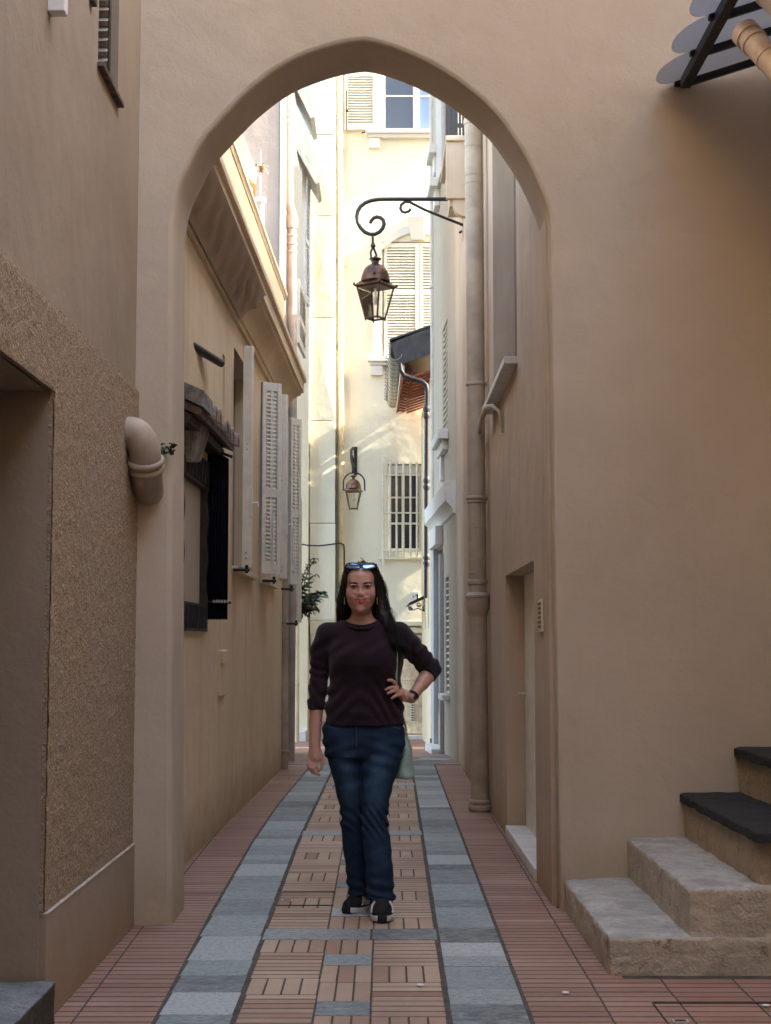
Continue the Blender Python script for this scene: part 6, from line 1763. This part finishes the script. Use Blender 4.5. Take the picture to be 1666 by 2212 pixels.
# ---- sneakers
def sneaker(toe, heel, name):
    toe, heel = Vector(toe), Vector(heel); d = (toe - heel); L = d.length; d.normalize(); sd = Vector((d.y, -d.x, 0))
    def P(t, w, z): q = heel + d * (L * t) + sd * w; return np.array([q.x, q.y, z])
    lo = np.minimum(np.array(toe), np.array(heel)) - .08; hi = np.maximum(np.array(toe), np.array(heel)) + .08; lo[2] = -.005; hi[2] = .24
    up = Vol(lo, hi, .0028)
    up.chain([P(.10, 0, .05), P(.45, 0, .045), P(.72, .0, .038), P(.90, .004, .033)], [.045, .046, .050, .040], .02)
    up.cone(P(.13, 0, .07), P(.21, 0, .165), .043, .044, .03)
    up.cone(P(.35, 0, .075), P(.22, 0, .12), .038, .041, .03)
    up.cone(P(.75, 0, .055), P(.38, 0, .095), .028, .034, .03)
    def floor(X, Y, Z): return Z - .020 + 0 * X + 0 * Y
    up.put(floor, lo, hi, 0, 's')
    up.cone(P(.21, 0, .19), P(.21, 0, .3), .033, .036, .004, 's')
    me, _ = up.mesh('upper', 1); o = link('shoe', me, 'shoe_black', woman)
    so = Vol(lo, hi, .0028)
    so.chain([P(.07, 0, .022), P(.4, 0, .022), P(.72, 0, .022), P(.91, .003, .024)], [.051, .048, .056, .045], .02)
    def slab(X, Y, Z):
        t = ((X - heel.x) * d.x + (Y - heel.y) * d.y) / L
        return np.maximum(Z - (.038 - .010 * t + .010 * np.clip(t - .85, 0, 1) * 4), .0015 + .016 * np.clip(t - .80, 0, 1) * 2 - Z)
    D0 = so.D.copy(); X, Y, Z = so._blk(lo, hi)[1:]
    s_ = slab(X, Y, Z); so.D = np.maximum(so.D, s_[:so.n[0], :so.n[1], :so.n[2]]).astype(np.float32)
    me, _ = so.mesh('sole', 1); so_o = link('sole', me, 'shoe_white', o)
    m = MB()
    T_ = Vol(lo, hi, .004); 
    for sg in (-1, 1):
        for k in range(3):
            t0 = .62 + k * .09; pts = []
            for i in range(7):
                s = i / 6; z = .040 + .046 * s; t = t0 - .10 * s
                w = .0
                # walk in from outside to the surface
                for ww in np.arange(.075, .0, -.001):
                    q = P(t, sg * ww, z); ii = np.round((q - up.lo) / up.h).astype(int)
                    if np.all(ii >= 0) and np.all(ii < up.n) and up.D[tuple(ii)] < 0: w = ww; break
                pts.append((t, w, z))
            mm = MB()
            for t, w, z in pts:
                mm.v += [tuple(P(t - .024, sg * (w + .0048), z)), tuple(P(t + .024, sg * (w + .0048), z)), tuple(P(t + .024, sg * (w - .002), z)), tuple(P(t - .024, sg * (w - .002), z))]
            for i in range(6):
                j = 4 * i; mm.f += [(j, j + 1, j + 5, j + 4), (j + 1, j + 2, j + 6, j + 5), (j + 3, j, j + 4, j + 7)]
            mm.build('stripe', 'shoe_white', o)
    tb = Vol(lo, hi, .0028); tb.chain([P(.80, 0, .026), P(.93, .003, .026)], [.036, .0475], .01)
    tb.put(lambda X, Y, Z: np.abs(Z - .022) - .016 + 0 * X + 0 * Y, lo, hi, 0, 'x') if False else None
    X, Y, Z = tb._blk(lo, hi)[1:]; w_ = np.abs((X - heel.x) * sd.x + (Y - heel.y) * sd.y) - .022; cz = np.maximum(np.maximum(Z - .040, .004 - Z), w_ + 0 * Z)
    tb.D = np.maximum(tb.D, cz[:tb.n[0], :tb.n[1], :tb.n[2]]).astype(np.float32)
    me, _ = tb.mesh('toe_guard', 1); link('toe_guard', me, 'shoe_black', o)
    # outsole
    ot = MB(); ring = []
    for i in range(24):
        a = 2 * math.pi * i / 24; t = .5 + .47 * math.cos(a); w = (.046 + .008 * math.cos(a)) * math.sin(a); ring.append(P(t, w, 0.0))
    ot.hexa([tuple(q) for q in ring], [tuple(q + np.array([0, 0, .006])) for q in ring]); ot.build('outsole', 'shoe_black', o)
    lc = MB()
    for k in range(5):
        t = .45 + k * .06; z = .098 - k * .0115; lc.tube([P(t, -.016, z), P(t + .01, 0, z + .006), P(t, .016, z)], .0028, 6)
    lc.build('lace', 'shoe_black', o, 180)
    return o
tf = PZ(826, 1993, 0.009); sneaker((tf.x + .0, tf.y + .03, 0.009), (tf.x - .002, tf.y + .285, 0.009), 'left')
tf = PZ(746, 1972, 0.009); sneaker((tf.x + .015, tf.y + .01, 0.009), (tf.x + .15, tf.y + .21, 0.009), 'right')

# ---- hair: a cap and falling locks, with loose strands over it
hv = Vol(HC - np.array([.16, .17, .36]), HC + np.array([.26, .20, .13]), .0032)
hv.ell(Hd(0, .026, .036), (.083, .100, .088))
def lock(px, rs, k=.02): hv.chain([B(u, v, dy) for u, v, dy in px], rs, k)
lock([(754, 1240, -.035), (747, 1265, -.03), (743, 1292, -.01), (738, 1318, .02), (735, 1342, .045)], [.020, .022, .024, .026, .018])
lock([(757, 1250, .04), (748, 1300, .06), (750, 1345, .085)], [.04, .045, .035])
lock([(808, 1240, -.035), (815, 1265, -.03), (819, 1292, -.015), (826, 1318, -.02), (834, 1342, -.04)], [.020, .021, .023, .025, .024])
lock([(800, 1250, .05), (814, 1300, .06), (819, 1345, .07)], [.04, .045, .04])
lock([(826, 1330, -.02), (838, 1354, -.06), (850, 1376, -.092), (860, 1394, -.104)], [.026, .020, .014, .006], .02)
lock([(836, 1335, -.02), (850, 1362, -.06), (865, 1388, -.088), (875, 1408, -.090)], [.022, .019, .013, .005], .02)
# face opening
hv.ell(Hd(.0, -.092, -.034), (.061, .076, .104), .010, 's')
hv.ell(Hd(-.002, -.10, .032), (.046, .046, .036), .010, 's')
def strand_ripple(X, Y, Z):
    a = np.arctan2(X - HC[0], Y - HC[1] - .03)
    return .0014 * np.sin(64 * a + 9 * Z) + .0010 * np.sin(131 * a - 7 * Z) + .0008 * np.sin(330 * X + 22 * Z)
hv.put(strand_ripple, hv.lo, hv.lo + hv.n * hv.h, 0, 'd')
me, _ = hv.mesh('hair', 1); hair_o = link('hair', me, 'hair', woman)
hr = random.Random(11); sm = MB()
def strand(ctrl, jit, r):
    P = [Vector(B(u + hr.gauss(0, jit), v + hr.gauss(0, jit), dy + hr.gauss(0, jit * .002))) for u, v, dy in ctrl]
    P = smooth_path(P, 5); n = len(P); ph = hr.uniform(0, 6); am = hr.uniform(.002, .009)
    P = [p + Vector((am * math.sin(ph + i * .55), am * .6 * math.cos(ph + i * .5), 0)) * min(1, i / 6) for i, p in enumerate(P)]
    sm.tube(P, [r * (1 - .7 * i / n) for i in range(n)], 3, caps=False)
guides = [([(776, 1222, -.03), (758, 1230, -.045), (747, 1255, -.03), (743, 1285, .0), (738, 1315, .02), (731, 1342, .03)], 150, 3.0),
          ([(776, 1221, .0), (752, 1232, .0), (742, 1265, .02), (739, 1300, .04), (742, 1345, .07)], 120, 3.2),
          ([(782, 1222, -.03), (802, 1230, -.045), (813, 1252, -.03), (820, 1285, -.005), (828, 1318, -.02), (842, 1355, -.075), (858, 1390, -.118), (866, 1404, -.118)], 300, 4.6),
          ([(782, 1221, .0), (806, 1232, .0), (820, 1265, .01), (829, 1300, .0), (840, 1335, -.04), (852, 1362, -.09), (870, 1398, -.115), (876, 1408, -.112)], 240, 5.0),
          ([(784, 1220, .02), (812, 1236, .03), (826, 1275, .04), (834, 1310, .04), (842, 1340, .03)], 120, 3.6)]
for ctrl, n_, jit in guides:
    for _ in range(n_): strand(ctrl, jit, hr.uniform(.0008, .0015))
for _ in range(60):
    s = hr.choice([-1, 1]); u0 = 778 + s * hr.uniform(20, 36); v0 = hr.uniform(1240, 1300)
    strand([(u0, v0, 0), (u0 + s * hr.uniform(3, 9), v0 + 25, 0), (u0 + s * hr.uniform(2, 12), v0 + 45, .01)], .6, .0007)
sm.build('hair_strands', 'hair', hair_o, 180)

# ---- things she wears and carries
sg = thing('sunglasses', (HC[0], HC[1] - .05, HC[2] + .1), 'dark framed sunglasses with blue mirrored lenses pushed up on her hair', 'sunglasses')
yg = YW - .105
def gpt(u, v, d=0): return Vector(PY(u, v, yg + d))
for s_, cu_ in ((-1, 764), (1, 797)):
    ring = []
    for k in range(24):
        a = 2 * math.pi * k / 24; ca, sa = math.cos(a), math.sin(a)
        ru = 14.2 * (abs(ca) ** .7) * (1 if ca > 0 else -1); rv = 6.0 * (abs(sa) ** .8) * (1 if sa > 0 else -1)
        ring.append(gpt(cu_ + ru, 1222.5 + rv - s_ * ru * .06, .012 * abs(ru * s_ + 14) / 14 - rv * .0022))
    MB().tube(ring, .0034, 8, closed=True).build('rim', 'eye_dark', sg, 180)
    cen = sum(ring, Vector()) / 24; m = MB(); m.v = [tuple(cen + Vector((0, -.004, .001)))] + [tuple(p) for p in ring]; m.f = [(0, 1 + (k + 1) % 24, 1 + k) for k in range(24)]
    m.build('lens', 'lens_blue', sg, 180)
    o_ = 780.5 + s_ * 32; MB().tube([gpt(o_, 1219, .02), gpt(o_ + s_ * 2, 1224, .06), gpt(o_ + s_ * 2, 1240, .10)], [.004, .004, .003], 8).build('temple', 'eye_dark', sg, 60)
MB().tube([gpt(777, 1221), gpt(780.5, 1219.5, -.003), gpt(784, 1221)], .0032, 8).build('bridge', 'eye_dark', sg, 60)

wt = thing('wristwatch', B(890, 1505), 'slim black sports watch on her bent wrist', 'watch')
a = np.array(B(894, 1500, .0)); ax = np.array(armL[2]) - np.array(armL[1]); ax /= np.linalg.norm(ax)
MB().lathe(tuple(np.array(armL[2]) - ax * .012), [(.0262, -.011), (.0285, -.010), (.0285, .010), (.0262, .011)], 28, tuple(ax)).build('strap', 'shoe_black', wt, 50)
c = Vector(np.array(armL[2]) - ax * .012) + Vector((0, -.0275, .004)); axv = Vector(ax); s2 = axv.cross(Vector((0, -1, 0))).normalized()
nn = s2.cross(axv).normalized(); nn = nn if nn.y < 0 else -nn
m = MB(); P = lambda i, j, k: c + axv * (i * .0125) + s2 * (j * .021) + nn * (k * .004)
m.hexa([P(-1, -1, -1), P(1, -1, -1), P(1, 1, -1), P(-1, 1, -1)], [P(-1, -1, 1), P(1, -1, 1), P(1, 1, 1), P(-1, 1, 1)]); m.build('case', 'eye_dark', wt, None, .003)

bagt = thing('handbag', B(878, 1684, .06), 'small pale teal handbag hanging at her hip from a thin strap', 'handbag')
bv = Vol([X_(840), 7.08, Z_(1700)], [X_(902), 7.40, Z_(1575)], .0035)
bv.column([(Z_(1684), X_(872), YW + .10, .050, .085), (Z_(1678), X_(873), YW + .10, .052, .088), (Z_(1650), X_(874), YW + .10, .044, .080), (Z_(1620), X_(876), YW + .10, .031, .065), (Z_(1600), X_(877.5), YW + .10, .017, .045), (Z_(1588), X_(878), YW + .10, .007, .02)], 0, 2.6)
bv.put(lambda X, Y, Z: .0025 * np.sin(60 * X + 25 * Z + 2 * np.sin(30 * Z)) + .0015 * np.sin(90 * Y + 50 * Z), bv.lo, bv.lo + bv.n * bv.h, 0, 'd')
me, _ = bv.mesh('bag_body', 2); link('pouch', me, 'bag_teal', bagt)
def strap_pt(u, v):
    p = on_front(sw, u, v); return (p + Vector((0, -.003, 0))) if p is not None else Vector(B(u, v, -.1))
SP_ = [Vector(B(852, 1352, .03)), strap_pt(854, 1368), strap_pt(857, 1390), strap_pt(857.5, 1410), strap_pt(857.5, 1432), strap_pt(857, 1450), strap_pt(856.5, 1466), Vector(B(857, 1478, -.07)), Vector(B(862, 1500, -.03)), Vector(B(866, 1530, .03)), Vector(B(873, 1556, .04)), Vector(B(878, 1580, .09))]
m = MB()
SPs = smooth_path(SP_, 4)
for i, p in enumerate(SPs):
    m.v += [tuple(p + Vector((-.0052, 0, 0))), tuple(p + Vector((.0052, 0, 0))), tuple(p + Vector((.0052, .002, 0))), tuple(p + Vector((-.0052, .002, 0)))]
for i in range(len(SPs) - 1):
    j = 4 * i
    for k in range(4): m.f.append((j + k, j + (k + 1) % 4, j + 4 + (k + 1) % 4, j + 4 + k))
m.build('strap', 'bag_teal', bagt)
for k in range(7):
    c = Vector(B(874.5 + k * .6, 1560 + k * 4, .03 + k * .01))
    MB().tube([c + Vector((.0045 * math.cos(a), (.0045 * math.sin(a) if k % 2 else 0), (.0045 * math.sin(a) if not k % 2 else .003 * math.cos(a)))) for a in [i * math.pi / 5 for i in range(10)]], .0013, 5, closed=True).build('chain_link', 'gold', bagt, 180)
MB().lathe(B(878, 1586, .10), [(.004, -.01), (.008, -.004), (.008, .004), (.004, .01)], 12).build('clasp', 'gold', bagt, 60)
